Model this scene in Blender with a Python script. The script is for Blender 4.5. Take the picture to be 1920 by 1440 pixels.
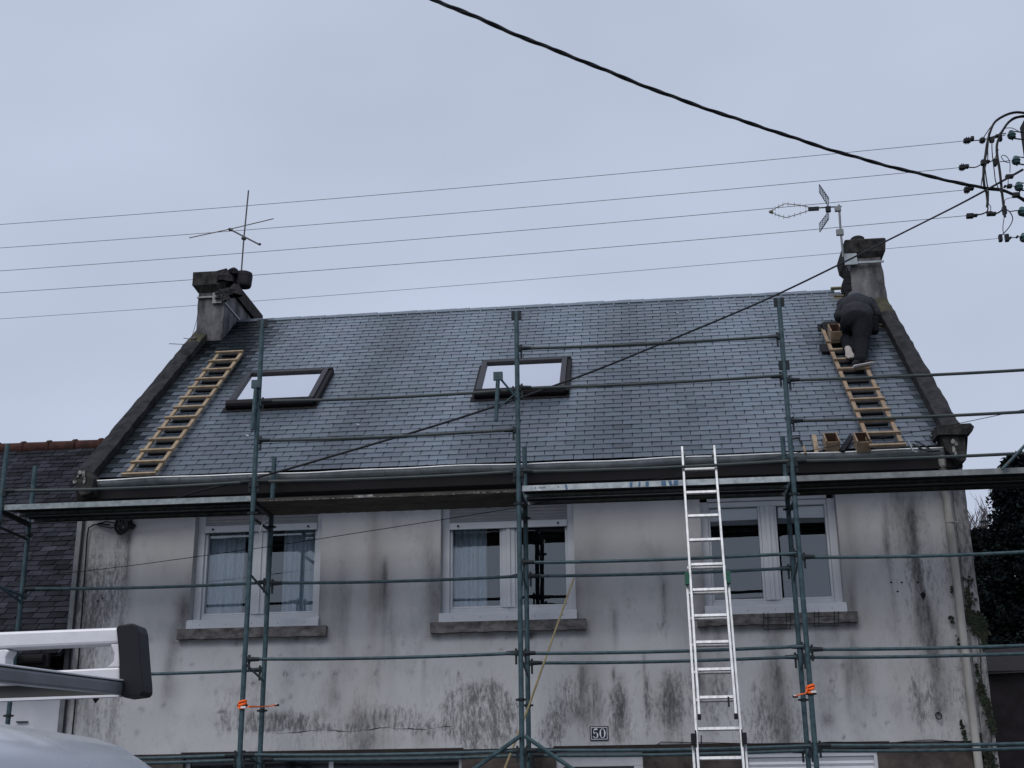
import bpy, math, random
import numpy as np
from mathutils import Vector, Matrix
random.seed(7); rs = np.random.RandomState(11)
S = bpy.context.scene
for o in list(bpy.data.objects): bpy.data.objects.remove(o)
COL = S.collection
# ------------------------------------------------------------------ camera
F, YAW, PIT, ROL = 2450.0, math.radians(-6.0), math.radians(18.45), math.radians(-.65)
fw = Vector((math.sin(YAW)*math.cos(PIT), math.cos(YAW)*math.cos(PIT), math.sin(PIT)))
rt = Vector((math.cos(YAW), -math.sin(YAW), 0)); up = rt.cross(fw)
c_, s_ = math.cos(ROL), math.sin(ROL)
rt, up = c_*rt + s_*up, -s_*rt + c_*up
CAM = Vector((0, 0, 1.6))
cd = bpy.data.cameras.new('camera'); cam = bpy.data.objects.new('camera', cd); COL.objects.link(cam)
M = Matrix((rt, up, -fw)).transposed().to_4x4(); M.translation = CAM; cam.matrix_world = M
cd.sensor_width = 36; cd.lens = 36*F/1920; cd.clip_start = .05; cd.clip_end = 3000
S.camera = cam
# ------------------------------------------------------------------ world: thick overcast
SUN_EL, SUN_AZ = math.radians(48), math.radians(200)
wd = bpy.data.worlds.new('World'); S.world = wd; wd.use_nodes = True
nt = wd.node_tree; nt.nodes.clear()
def wn(t, **k):
    n = nt.nodes.new(t)
    for a, b in k.items(): setattr(n, a, b)
    return n
sky = wn('ShaderNodeTexSky', sky_type='NISHITA', sun_disc=False, sun_elevation=SUN_EL, sun_rotation=SUN_AZ, dust_density=6.0)
tc = wn('ShaderNodeTexCoord'); mp = wn('ShaderNodeMapping'); mp.inputs['Scale'].default_value = (1.0, 1.0, 2.2)
nz = wn('ShaderNodeTexNoise'); nz.inputs['Scale'].default_value = 1.9; nz.inputs['Detail'].default_value = 3.5; nz.inputs['Roughness'].default_value = .5
rp = wn('ShaderNodeValToRGB')
rp.color_ramp.elements[0].position = .3; rp.color_ramp.elements[0].color = (4.7, 5.28, 6.62, 1)
rp.color_ramp.elements[1].position = .72; rp.color_ramp.elements[1].color = (5.9, 6.6, 8.25, 1)
mx = wn('ShaderNodeMix', data_type='RGBA'); mx.inputs[0].default_value = .93
bg = wn('ShaderNodeBackground'); bg.inputs['Strength'].default_value = .1; wo = wn('ShaderNodeOutputWorld')
L = nt.links.new
L(tc.outputs['Generated'], mp.inputs[0]); L(mp.outputs[0], nz.inputs[0]); L(nz.outputs[0], rp.inputs[0])
L(sky.outputs[0], mx.inputs[6]); L(rp.outputs[0], mx.inputs[7]); L(mx.outputs[2], bg.inputs[0]); L(bg.outputs[0], wo.inputs[0])
sd = bpy.data.lights.new('sun', 'SUN'); sd.energy = 1.5; sd.angle = math.radians(35); sd.color = (1, .97, .93)
sun = bpy.data.objects.new('sun', sd); COL.objects.link(sun)
sdir = Vector((math.sin(SUN_AZ)*math.cos(SUN_EL), math.cos(SUN_AZ)*math.cos(SUN_EL), math.sin(SUN_EL)))
sun.rotation_euler = sdir.to_track_quat('Z', 'Y').to_euler()
S.view_settings.view_transform = 'Standard'; S.view_settings.look = 'None'; S.view_settings.exposure = 0; S.view_settings.gamma = 1
S.render.resolution_x = 1024; S.render.resolution_y = 768
# ------------------------------------------------------------------ measuring helpers: pixel of the 1920 x 1440 photo -> point on a real plane
YF = 14.5                       # front wall of the house
RA = math.radians(41.2)         # roof pitch
EY, EZ = YF-.33, 5.42           # eaves line of the slates
YO, YI = 13.3, 14.0             # outer / inner row of scaffold posts
def ray(px, py): return fw + rt*((px-960)/F) - up*((py-720)/F)
def W(px, py, Y):
    d = ray(px, py); return CAM + d*((Y-CAM.y)/d.y)
def RF(px, py, off=0):
    n = Vector((0, -math.sin(RA), math.cos(RA))); p0 = Vector((0, EY, EZ)) + n*off
    d = ray(px, py); return CAM + d*((p0-CAM).dot(n)/d.dot(n))
def RP(x, s, off=0):            # roof coordinates: x, distance up the slope, height off it
    return Vector((x, EY+s*math.cos(RA)-off*math.sin(RA), EZ+s*math.sin(RA)+off*math.cos(RA)))
RU, RN = Vector((0, math.cos(RA), math.sin(RA))), Vector((0, -math.sin(RA), math.cos(RA)))
X3 = Vector((1, 0, 0)); Y3 = Vector((0, 1, 0)); Z3 = Vector((0, 0, 1))
# ------------------------------------------------------------------ mesh builder
class MB:
    def __init__(s): s.v = []; s.f = []; s.m = []; s.c = []; s.col = None
    def add(s, vs, fs, mi=0, col=None):
        b = len(s.v); s.v += [tuple(v) for v in vs]; s.f += [tuple(b+i for i in f) for f in fs]; s.m += [mi]*len(fs)
        s.c += [col or (1, 1, 1, 1)]*len(vs); return s
    def obox(s, o, a, b, c, mi=0, col=None):      # corner o, edge vectors
        o, a, b, c = map(Vector, (o, a, b, c))
        vs = [o, o+a, o+a+b, o+b, o+c, o+a+c, o+a+b+c, o+b+c]
        fs = [(0, 3, 2, 1), (4, 5, 6, 7), (0, 1, 5, 4), (1, 2, 6, 5), (2, 3, 7, 6), (3, 0, 4, 7)]
        if a.cross(b).dot(c) < 0: fs = [f[::-1] for f in fs]
        return s.add(vs, fs, mi, col)
    def box(s, x0, x1, y0, y1, z0, z1, mi=0, col=None):
        return s.obox((x0, y0, z0), (x1-x0, 0, 0), (0, y1-y0, 0), (0, 0, z1-z0), mi, col)
    def tube(s, pts, r, n=8, mi=0, cap=True, tw=None, col=None):
        pts = [Vector(p) for p in pts]; N = len(pts)
        rr = r if isinstance(r, (list, tuple)) else [r]*N
        vs = []; ref = None
        for i, p in enumerate(pts):
            d = (pts[min(i+1, N-1)]-pts[max(i-1, 0)]).normalized()
            if ref is None:
                ref = Z3 if abs(d.z) < .9 else X3
                u = d.cross(ref).normalized()
            else:
                u = (u-d*u.dot(d)).normalized()
            v = d.cross(u)
            for k in range(n):
                a = 2*math.pi*k/n; vs.append(p+(u*math.cos(a)+v*math.sin(a))*rr[i])
        fs = [(i*n+k, i*n+(k+1) % n, (i+1)*n+(k+1) % n, (i+1)*n+k) for i in range(N-1) for k in range(n)]
        if cap: fs += [tuple(range(n))[::-1], tuple((N-1)*n+k for k in range(n))]
        return s.add(vs, fs, mi, col)
    def bar(s, a, b, w, h, upv=Z3, mi=0, col=None):   # rectangular bar a->b, width w, height h
        a, b = Vector(a), Vector(b); d = (b-a); x = d.cross(Vector(upv)).normalized(); y = x.cross(d).normalized()
        return s.obox(a-x*w/2-y*h/2, d, x*w, y*h, mi, col)
    def lathe(s, o, ax, prof, n=16, mi=0, col=None):     # prof: (dist, radius)
        o, ax = Vector(o), Vector(ax).normalized(); u = ax.orthogonal().normalized(); v = ax.cross(u); vs = []
        for t, r in prof:
            for k in range(n):
                a = 2*math.pi*k/n; vs.append(o+ax*t+(u*math.cos(a)+v*math.sin(a))*r)
        fs = [(i*n+k, i*n+(k+1) % n, (i+1)*n+(k+1) % n, (i+1)*n+k) for i in range(len(prof)-1) for k in range(n)]
        fs += [tuple(range(n))[::-1], tuple((len(prof)-1)*n+k for k in range(n))]
        return s.add(vs, fs, mi, col)
    def prism(s, poly, d, mi=0, col=None):     # planar polygon extruded by vector d
        n = len(poly); p = [Vector(q) for q in poly]; d = Vector(d)
        return s.add(p+[q+d for q in p], [tuple(range(n))[::-1], tuple(n+i for i in range(n))]+[(i, (i+1) % n, n+(i+1) % n, n+i) for i in range(n)], mi, col)
    def piece(s): s.cuts = getattr(s, 'cuts', [])+[(len(s.v), len(s.f))]; return s
    def build_each(s, name, mats, parent=None, **k):     # one object for each piece
        cuts = getattr(s, 'cuts', []); ends = cuts[1:]+[(len(s.v), len(s.f))]; out = []
        for (a, b), (c, d) in zip(cuts, ends):
            q = MB(); q.v = s.v[a:c]; q.c = s.c[a:c]; q.f = [tuple(i-a for i in f) for f in s.f[b:d]]; q.m = s.m[b:d]
            if q.f: out.append(q.build(name, mats, parent, **k))
        return out
    def build(s, name, mats, parent=None, smooth=False, bevel=0, attr=False, recalc=False):
        me = bpy.data.meshes.new(name); me.from_pydata(s.v, [], s.f)
        mats = mats if isinstance(mats, (list, tuple)) else [mats]
        for m in mats: me.materials.append(m)
        me.polygons.foreach_set('material_index', s.m)
        if smooth: me.polygons.foreach_set('use_smooth', [True]*len(s.f))
        if attr:
            a = me.color_attributes.new('tint', 'FLOAT_COLOR', 'POINT'); a.data.foreach_set('color', np.array(s.c, dtype=np.float32).ravel())
        me.update()
        if recalc:
            import bmesh
            b = bmesh.new(); b.from_mesh(me); bmesh.ops.recalc_face_normals(b, faces=b.faces); b.to_mesh(me); b.free()
        o = bpy.data.objects.new(name, me); COL.objects.link(o)
        if parent: o.parent = parent; o.matrix_parent_inverse = Matrix.Translation(-world_loc(parent))
        if bevel:
            md = o.modifiers.new('bevel', 'BEVEL'); md.width = bevel; md.segments = 2; md.limit_method = 'ANGLE'
        if smooth:
            try: me.set_sharp_from_angle(angle=math.radians(40))
            except Exception: pass
        return o
def world_loc(o):
    v = Vector(o.location)
    return v if not o.parent else v+world_loc(o.parent)+o.matrix_parent_inverse.translation
def tag(o, label=None, cat=None, group=None, kind=None):
    if label: o['label'] = label
    if cat: o['category'] = cat
    if group: o['group'] = group
    if kind: o['kind'] = kind
    return o
def thing(name, loc, label, cat, group=None):
    o = bpy.data.objects.new(name, None); COL.objects.link(o); o.location = loc; o.empty_display_size = .1
    return tag(o, label, cat, group)
# ------------------------------------------------------------------ materials
def mat(name, col, rough=.7, metal=0, var=.15, scale=6, stretch=(1, 1, 1), bump=.0, bscale=40, col2=None, attr=False, spec=.5, det=6, coat=0, aspec=False):
    m = bpy.data.materials.new(name); m.use_nodes = True; t = m.node_tree; n = t.nodes; l = t.links.new
    b = n['Principled BSDF']; b.inputs['Roughness'].default_value = rough; b.inputs['Metallic'].default_value = metal
    if rough >= .7 and spec == .5: spec = .12
    b.inputs['Specular IOR Level'].default_value = spec
    if coat: b.inputs['Coat Weight'].default_value = coat; b.inputs['Coat Roughness'].default_value = .15
    tcn = n.new('ShaderNodeTexCoord'); mpn = n.new('ShaderNodeMapping'); mpn.inputs['Scale'].default_value = stretch
    l(tcn.outputs['Object'], mpn.inputs[0])
    no = n.new('ShaderNodeTexNoise'); no.inputs['Scale'].default_value = scale; no.inputs['Detail'].default_value = det; no.inputs['Roughness'].default_value = .62
    l(mpn.outputs[0], no.inputs[0])
    r = n.new('ShaderNodeValToRGB'); a = Vector(col); k2 = Vector(col2) if col2 else a*(1+var)
    k1 = a if col2 else a*(1-var)
    r.color_ramp.elements[0].position = .32; r.color_ramp.elements[0].color = (*k1, 1)
    r.color_ramp.elements[1].position = .68; r.color_ramp.elements[1].color = (*k2, 1)
    l(no.outputs[0], r.inputs[0]); out = r.outputs[0]
    if attr:
        at = n.new('ShaderNodeVertexColor'); at.layer_name = 'tint'
        mm = n.new('ShaderNodeMix'); mm.data_type = 'RGBA'; mm.blend_type = 'MULTIPLY'; mm.inputs[0].default_value = 1
        l(out, mm.inputs[6]); l(at.outputs[0], mm.inputs[7]); out = mm.outputs[2]
        if aspec:
            ss = n.new('ShaderNodeSeparateColor'); l(at.outputs[0], ss.inputs[0]); m3 = n.new('ShaderNodeMath'); m3.operation = 'MULTIPLY_ADD'; m3.inputs[1].default_value = spec*1.15; m3.inputs[2].default_value = -.15*spec; m3.use_clamp = True; l(ss.outputs[0], m3.inputs[0]); l(m3.outputs[0], b.inputs['Specular IOR Level'])
    l(out, b.inputs['Base Color'])
    mr = n.new('ShaderNodeMapRange'); mr.inputs[3].default_value = max(0, rough-.12); mr.inputs[4].default_value = min(1, rough+.12)
    l(no.outputs[0], mr.inputs[0]); l(mr.outputs[0], b.inputs['Roughness'])
    if bump:
        n2 = n.new('ShaderNodeTexNoise'); n2.inputs['Scale'].default_value = bscale; n2.inputs['Detail'].default_value = 4; l(tcn.outputs['Object'], n2.inputs[0])
        bp = n.new('ShaderNodeBump'); bp.inputs['Strength'].default_value = bump; bp.inputs['Distance'].default_value = .01
        l(n2.outputs[0], bp.inputs['Height']); l(bp.outputs[0], b.inputs['Normal'])
    return m
MT = dict(
    slate=mat('slate', (.088, .112, .138), .36, 0, .12, 9, attr=True, bump=.2, bscale=30, spec=.6, aspec=True),
    oldslate=mat('old_slate', (.019, .02, .025), .75, 0, .5, 5, attr=True, bump=.5, bscale=25),
    hook=mat('hook', (.012, .012, .014), .5),
    felt=mat('roof_felt', (.02, .02, .024), .9),
    cement=mat('dirty_cement', (.014, .014, .016), .9, 0, .1, 7, col2=(.045, .044, .048), bump=.6, bscale=30),
    moss=mat('mossy_cement', (.035, .035, .03), .95, 0, .1, 5, col2=(.085, .08, .05), bump=.7, bscale=35),
    chim=mat('chimney_render', (.02, .02, .025), .9, 0, .1, 4.6, stretch=(1, 1, .45), col2=(.2, .195, .205), bump=.5, bscale=30, det=8),
    capm=mat('chimney_cap', (.01, .01, .012), .9, 0, .1, 11, col2=(.06, .058, .055), bump=.5),
    pot=mat('chimney_pot', (.03, .028, .032), .8, 0, .3, 8),
    pvc=mat('white_pvc', (.56, .58, .63), .4, 0, .07, 3),
    pvcd=mat('dirty_pvc', (.42, .43, .46), .5, 0, .12, 5, stretch=(1, 1, .4)),
    shut=mat('shutter_slats', (.33, .33, .35), .5, 0, .12, 4),
    sill=mat('sill_concrete', (.05, .047, .048), .9, 0, .1, 9, stretch=(1, 1, 1.5), col2=(.2, .19, .19), bump=.4),
    zinc=mat('zinc', (.2, .23, .25), .4, .4, .25, 7, col2=(.36, .39, .41)),
    pipe=mat('pale_pipe', (.26, .25, .24), .7, 0, .1, 7, stretch=(1, 1, .3), col2=(.4, .39, .37)),
    zincr=mat('zinc_bead', (.8, .81, .82), .35, .2, .15, 5),
    galv=mat('galvanised_steel', (.13, .155, .17), .5, .3, .2, 14, col2=(.31, .345, .36)),
    galvb=mat('galvanised_bright', (.26, .29, .31), .5, .3, .2, 14, col2=(.48, .52, .54)),
    galvd=mat('galvanised_worn', (.12, .13, .135), .5, .3, .2, 12, col2=(.23, .245, .25)),
    under=mat('deck_underside', (.03, .032, .036), .7, .1, .4, 5, stretch=(.3, 3, 1)),
    deckw=mat('weathered_deck', (.035, .031, .028), .8, 0, .4, 4, stretch=(1, 3, 3), col2=(.085, .08, .072)),
    soff=mat('dark_soffit', (.017, .016, .018), .8, 0, .2, 3),
    green=mat('green_scaffold_paint', (.018, .038, .049), .55, .0, .1, 14, col2=(.05, .092, .108), det=8, spec=.3),
    rust=mat('rusty_pipe', (.015, .032, .038), .65, .1, .1, 9, stretch=(.5, 2, 2), col2=(.05, .06, .058), det=8),
    dsteel=mat('dark_steel', (.016, .022, .027), .6, .2, .3, 20, spec=.25),
    alu=mat('aluminium', (.34, .35, .36), .4, .4, .1, 26, stretch=(1, 1, .35), col2=(.6, .61, .63), det=8),
    alud=mat('aluminium_shaded', (.3, .3, .31), .45, .5, .15, 10),
    black=mat('black_plastic', (.009, .01, .014), .55, 0, .25, 12, spec=.25),
    cable=mat('cable_sheath', (.008, .008, .01), .5, 0, .2, 30, spec=.25),
    gplast=mat('green_plastic', (.008, .09, .05), .4, 0, .2, 10),
    orange=mat('orange_strap', (1.0, .16, .02), .6, 0, .15, 30),
    wood=mat('raw_wood', (.2, .145, .1), .75, 0, .1, 9, stretch=(1, 1, 1), col2=(.32, .24, .17), bump=.2),
    woody=mat('pale_yellow_wood', (.22, .165, .11), .75, 0, .1, 14, col2=(.38, .295, .2), bump=.2),
    woodd=mat('brown_wood', (.1, .062, .045), .8, 0, .3, 8), lint=mat('dark_lintel', (.03, .024, .024), .8, 0, .3, 6),
    batten=mat('batten_wood', (.24, .21, .13), .8, 0, .3, 12),
    cane=mat('yellow_pole', (.27, .22, .12), .6, 0, .2, 10),
    jacket=mat('black_jacket', (.03, .032, .038), .85, 0, .35, 9, bump=.7, bscale=12),
    trous=mat('black_trousers', (.007, .008, .011), .9, 0, .3, 9, bump=.6, bscale=10),
    skin=mat('skin', (.4, .24, .18), .55),
    hood=mat('grey_hood', (.09, .095, .11), .9, 0, .3, 14, bump=.5),
    sole=mat('grey_sole', (.3, .27, .25), .8, 0, .2, 20), solew=mat('white_sole', (.6, .57, .58), .6),
    shoe=mat('black_shoe', (.018, .018, .022), .7, 0, .3, 20),
    paint=mat('van_paint', (.62, .64, .68), .28, 0, .03, 2, coat=.6),
    paintg=mat('van_roof_reflection', (.13, .15, .18), .4, 0, .1, 5, coat=.3),  # reflection on the white roof put into a grey colour
    vglass=mat('dark_glass', (.01, .012, .015), .08), tyre=mat('tyre', (.015, .015, .015), .85),
    rackw=mat('rack_white', (.66, .66, .69), .42, .1, .1, 6, bump=.1), rackg=mat('rack_grey', (.17, .18, .2), .45, .4, .2, 7),
    rackd=mat('rack_olive', (.06, .062, .058), .7), red=mat('red_plastic', (.4, .02, .02), .3),
    rock=mat('ground_floor_stone', (.022, .018, .018), .9, 0, .1, 3.5, col2=(.1, .085, .08), bump=.6, bscale=14),
    room=mat('room_wall', (.02, .021, .025), .9, 0, .1), dark=mat('dark_void', (.012, .012, .015), .9),
    curtain=mat('net_curtain', (.75, .82, .88), .9, 0, .2, 14, stretch=(6, 6, .5)),
    tile=mat('red_ridge_tile', (.025, .014, .013), .85, 0, .1, 8, col2=(.075, .034, .028), bump=.4),
    brown=mat('brown_cladding', (.03, .025, .027), .9, 0, .3, 6),
    whitew=mat('white_render', (.6, .61, .66), .85, 0, .05, 3, bump=.1),
    grass=mat('verge', (.04, .06, .02), .95, 0, .4, 3), asph=mat('asphalt', (.05, .05, .052), .85, 0, .2, 5, bump=.3),
    pave=mat('pavement', (.2, .2, .19), .85, 0, .15, 4, bump=.2), kerb=mat('kerb_stone', (.28, .27, .26), .8),
    bark=mat('bark', (.05, .04, .035), .9, 0, .3, 9, bump=.6), twig=mat('grey_twig', (.09, .08, .08), .9),
    leaf=mat('conifer_foliage', (.003, .006, .007), .9, 0, .6, 1.2, col2=(.012, .018, .017), attr=True, spec=.1),
    ivy=mat('ivy_leaf', (.01, .015, .011), .7, 0, .5, 9, col2=(.03, .04, .024), spec=.2),
    mortar=mat('pale_mortar', (.05, .05, .05), .9, 0, .1, 16, col2=(.36, .36, .35), bump=.7),
    glassins=mat('insulator_glass', (.05, .1, .11), .15, 0, .2, 8), conc=mat('pole_concrete', (.04, .04, .042), .9, 0, .2, 5, bump=.3),
    wire=mat('bare_wire', (.05, .045, .045), .5, .4, .2, 5), antm=mat('antenna_metal', (.05, .045, .045), .5, .3, .3, 9),
    antg=mat('antenna_yellowed', (.17, .16, .12), .5, .3, .2, 9), grey=mat('grey_metal', (.16, .17, .18), .5, .3, .2, 9),
    enamel=mat('enamel_black', (.006, .009, .018), .3), enw=mat('enamel_white', (.72, .74, .78), .35),
    frame=mat('skylight_frame', (.012, .011, .013), .6, 0, .2, 9, spec=.15), framel=mat('skylight_frame_top', (.03, .03, .036), .5, 0, .2, 9, spec=.3),
    blue=mat('blue_paint', (.05, .12, .22), .6), white=mat('white_dab', (.7, .7, .7), .7),
)
def glassmat(name, tint, refl, mult=1.0, gcol=(1, 1, 1)):
    m = bpy.data.materials.new(name); m.use_nodes = True; t = m.node_tree; n = t.nodes; l = t.links.new; n.clear()
    o = n.new('ShaderNodeOutputMaterial'); mx = n.new('ShaderNodeMixShader'); tr = n.new('ShaderNodeBsdfTransparent'); gl = n.new('ShaderNodeBsdfGlossy')
    tr.inputs[0].default_value = (*tint, 1); gl.inputs['Roughness'].default_value = .012; gl.inputs[0].default_value = (*gcol, 1)
    fr = n.new('ShaderNodeFresnel'); fr.inputs[0].default_value = 1.5
    ma = n.new('ShaderNodeMath'); ma.operation = 'MULTIPLY_ADD'; ma.inputs[1].default_value = mult; ma.inputs[2].default_value = refl; ma.use_clamp = True
    nn = n.new('ShaderNodeTexNoise'); nn.inputs['Scale'].default_value = 1.3; bp = n.new('ShaderNodeBump'); bp.inputs['Strength'].default_value = .06; bp.inputs['Distance'].default_value = .05
    tcn = n.new('ShaderNodeTexCoord'); l(tcn.outputs['Object'], nn.inputs[0]); l(nn.outputs[0], bp.inputs['Height']); l(bp.outputs[0], gl.inputs['Normal'])
    l(fr.outputs[0], ma.inputs[0]); l(ma.outputs[0], mx.inputs[0]); l(tr.outputs[0], mx.inputs[1]); l(gl.outputs[0], mx.inputs[2]); l(mx.outputs[0], o.inputs[0])
    return m
for mn in ('green', 'rust'):
    r_ = [n for n in MT[mn].node_tree.nodes if n.type == 'VALTORGB'][0].color_ramp; e_ = r_.elements.new(.76); e_.color = (.075, .045, .035, 1); r_.elements[1].position = .62
MT['pane'] = glassmat('window_glass', (.8, .84, .88), .03, 3.0, (.9, .96, 1.0))
MT['sky_pane'] = glassmat('skylight_glass', (.3, .32, .36), .72, 1.0, (.97, .97, 1.0))
# stained render of the facade: painted map of real stains (vertex attribute) broken up by streaky noise
def facademat():
    m = bpy.data.materials.new('stained_render'); m.use_nodes = True; t = m.node_tree; n = t.nodes; l = t.links.new
    b = n['Principled BSDF']; b.inputs['Roughness'].default_value = .92; b.inputs['Specular IOR Level'].default_value = .2
    tcn = n.new('ShaderNodeTexCoord')
    def noise(scale, st, det=7, rough=.65):
        mpn = n.new('ShaderNodeMapping'); mpn.inputs['Scale'].default_value = st; l(tcn.outputs['Object'], mpn.inputs[0])
        q = n.new('ShaderNodeTexNoise'); q.inputs['Scale'].default_value = scale; q.inputs['Detail'].default_value = det; q.inputs['Roughness'].default_value = rough
        l(mpn.outputs[0], q.inputs[0]); return q.outputs[0]
    def math_(op, a, b_=None, c=None, clamp=False):
        q = n.new('ShaderNodeMath'); q.operation = op; q.use_clamp = clamp
        for i, v in enumerate((a, b_, c)):
            if v is None: continue
            if isinstance(v, (int, float)): q.inputs[i].default_value = v
            else: l(v, q.inputs[i])
        return q.outputs[0]
    at = n.new('ShaderNodeVertexColor'); at.layer_name = 'tint'; sp = n.new('ShaderNodeSeparateColor'); l(at.outputs[0], sp.inputs[0])
    streak = noise(7, (1, 1, .16)); fine = noise(30, (1, 1, .2), 7, .75); speck = noise(30, (1, 1, .33), 7, .78); big = noise(1.1, (1, 1, .6), 3)
    def smooth(v, a, c):
        q = n.new('ShaderNodeMapRange'); q.interpolation_type = 'SMOOTHSTEP'; q.inputs[1].default_value = a; q.inputs[2].default_value = c; l(v, q.inputs[0]); return q.outputs[0]
    mott = smooth(noise(3.2, (1, 1, .55), 8, .72), .5, .72)
    # soft stain R: wide smears, brown G, crisp speckled lichen B
    s1 = math_('MULTIPLY', sp.outputs[0], math_('MULTIPLY_ADD', math_('ADD', math_('MULTIPLY', streak, .6), math_('MULTIPLY', speck, .4)), 2.6, -.6), clamp=True)
    s3 = smooth(math_('ADD', math_('MULTIPLY_ADD', speck, 1.0, math_('MULTIPLY', streak, .5)), math_('MULTIPLY', sp.outputs[2], .3)), .86, 1.12)
    s3 = math_('MULTIPLY', s3, math_('MULTIPLY_ADD', sp.outputs[2], 1.1, .1, True), clamp=True)
    s2 = math_('MULTIPLY', sp.outputs[1], math_('MULTIPLY_ADD', streak, 1.4, .1), clamp=True)
    base = n.new('ShaderNodeValToRGB'); base.color_ramp.elements[0].position = .3; base.color_ramp.elements[0].color = (.44, .445, .46, 1)
    base.color_ramp.elements[1].position = .7; base.color_ramp.elements[1].color = (.54, .545, .56, 1)
    l(math_('ADD', math_('MULTIPLY', big, .6), math_('MULTIPLY', streak, .4)), base.inputs[0])
    def mixc(f, a, col):
        q = n.new('ShaderNodeMix'); q.data_type = 'RGBA'; l(f, q.inputs[0]); l(a, q.inputs[6]); q.inputs[7].default_value = (*col, 1); return q.outputs[2]
    c = mixc(math_('MULTIPLY', mott, .36), base.outputs[0], (.2, .21, .215)); c = mixc(s2, c, (.17, .135, .13)); c = mixc(math_('MULTIPLY', s1, .95), c, (.06, .062, .066)); c = mixc(math_('MULTIPLY', s3, .8), c, (.065, .065, .07))
    ff = smooth(fine, .58, .8); c = mixc(math_('MULTIPLY', ff, .42), c, (.13, .125, .13))
    l(c, b.inputs['Base Color'])
    bp = n.new('ShaderNodeBump'); bp.inputs['Strength'].default_value = .35; bp.inputs['Distance'].default_value = .01
    l(noise(60, (1, 1, 1), 4), bp.inputs['Height']); l(bp.outputs[0], b.inputs['Normal'])
    return m
MT['facade'] = facademat()

# ================================================================== SETTING
g = MB(); g.add([(-400, -400, 0), (400, -400, 0), (400, 400, 0), (-400, 400, 0)], [(0, 1, 2, 3)])
tag(g.build('ground', MT['grass']), 'grass ground around the street', 'ground', kind='structure')
g = MB(); g.add([(-60, -3, .004), (60, -3, .004), (60, 9.5, .004), (-60, 9.5, .004)], [(0, 1, 2, 3)])
tag(g.build('road', MT['asph']), 'grey asphalt street in front of the house', 'road', kind='structure')
g = MB(); g.box(-60, 60, 9.65, 14.4, -.1, .12); tag(g.build('pavement', MT['pave']), 'pale pavement at the foot of the scaffolding', 'pavement', kind='structure')
g = MB(); g.box(-60, 60, 9.5, 9.648, -.1, .13); tag(g.build('kerb', MT['kerb'], bevel=.02), 'stone kerb of the pavement', 'kerb', kind='structure')

# ================================================================== HOUSE
XL, XR = -6.6, 3.46
house = thing('house', (-1.6, 18.1, 0), 'grey stained rendered house with slate roof and two chimneys behind the scaffolding', 'house')
OPEN = [(-5.26, -3.75, 3.69, 5.12), (-2.36, -.84, 3.69, 5.12), (.58, 2.08, 3.69, 5.12)]
# --- facade, dense grid with openings and a measured stain map
ZB, ZT = 2.33, 5.22
def lines(a, b, step, snaps):
    pts = sorted(set([a, b]+[s for s in snaps if a < s < b])); out = []
    for p, q in zip(pts[:-1], pts[1:]):
        k = max(1, int(round((q-p)/step))); out += [p+(q-p)*i/k for i in range(k)]
    return np.array(out+[b])
xs = lines(XL, XR, .028, [v for o in OPEN for v in o[:2]]); zs = lines(ZB, ZT, .028, [3.69, 5.12])
GX, GZ = np.meshgrid(xs, zs)
ST = np.zeros(GX.shape+(3,))
def vnoise(X, Z, sx, sz, seed):
    r = np.random.RandomState(seed).rand(64, 64); u = X*sx+seed*3.1; v = Z*sz+seed*1.7
    i = np.floor(u).astype(int); j = np.floor(v).astype(int); a = u-i; b = v-j; a = a*a*(3-2*a); b = b*b*(3-2*b)
    gq = lambda p, q: r[p % 64, q % 64]
    return gq(i, j)*(1-a)*(1-b)+gq(i+1, j)*a*(1-b)+gq(i, j+1)*(1-a)*b+gq(i+1, j+1)*a*b
def blob(px, py, rx, ry, amt, ch=0, pw=2):
    p = W(px, py, YF); q = W(px+rx, py, YF); k = W(px, py+ry, YF); a = abs(q.x-p.x); b = abs(k.z-p.z)
    ST[..., ch] += amt*np.exp(-(np.abs((GX-p.x)/a)**pw+np.abs((GZ-p.z)/b)**pw))
def streak(px, py0, py1, w, amt, ch=0):   # runs down from py0, fading
    p = W(px, py0, YF); q = W(px, py1, YF); a = abs(W(px+w, py0, YF).x-p.x)
    xw = p.x+(vnoise(GZ, GX*0, 1.2, 1, int(px) % 17)-.5)*.06
    t = np.clip((p.z-GZ)/(p.z-q.z), -.3, 1.3); prof = np.where(t < 0, np.clip(1+t*8, 0, 1), np.clip(1.15-t, 0, 1))
    ST[..., ch] += amt*np.exp(-((GX-xw)/a)**2)*prof
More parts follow.
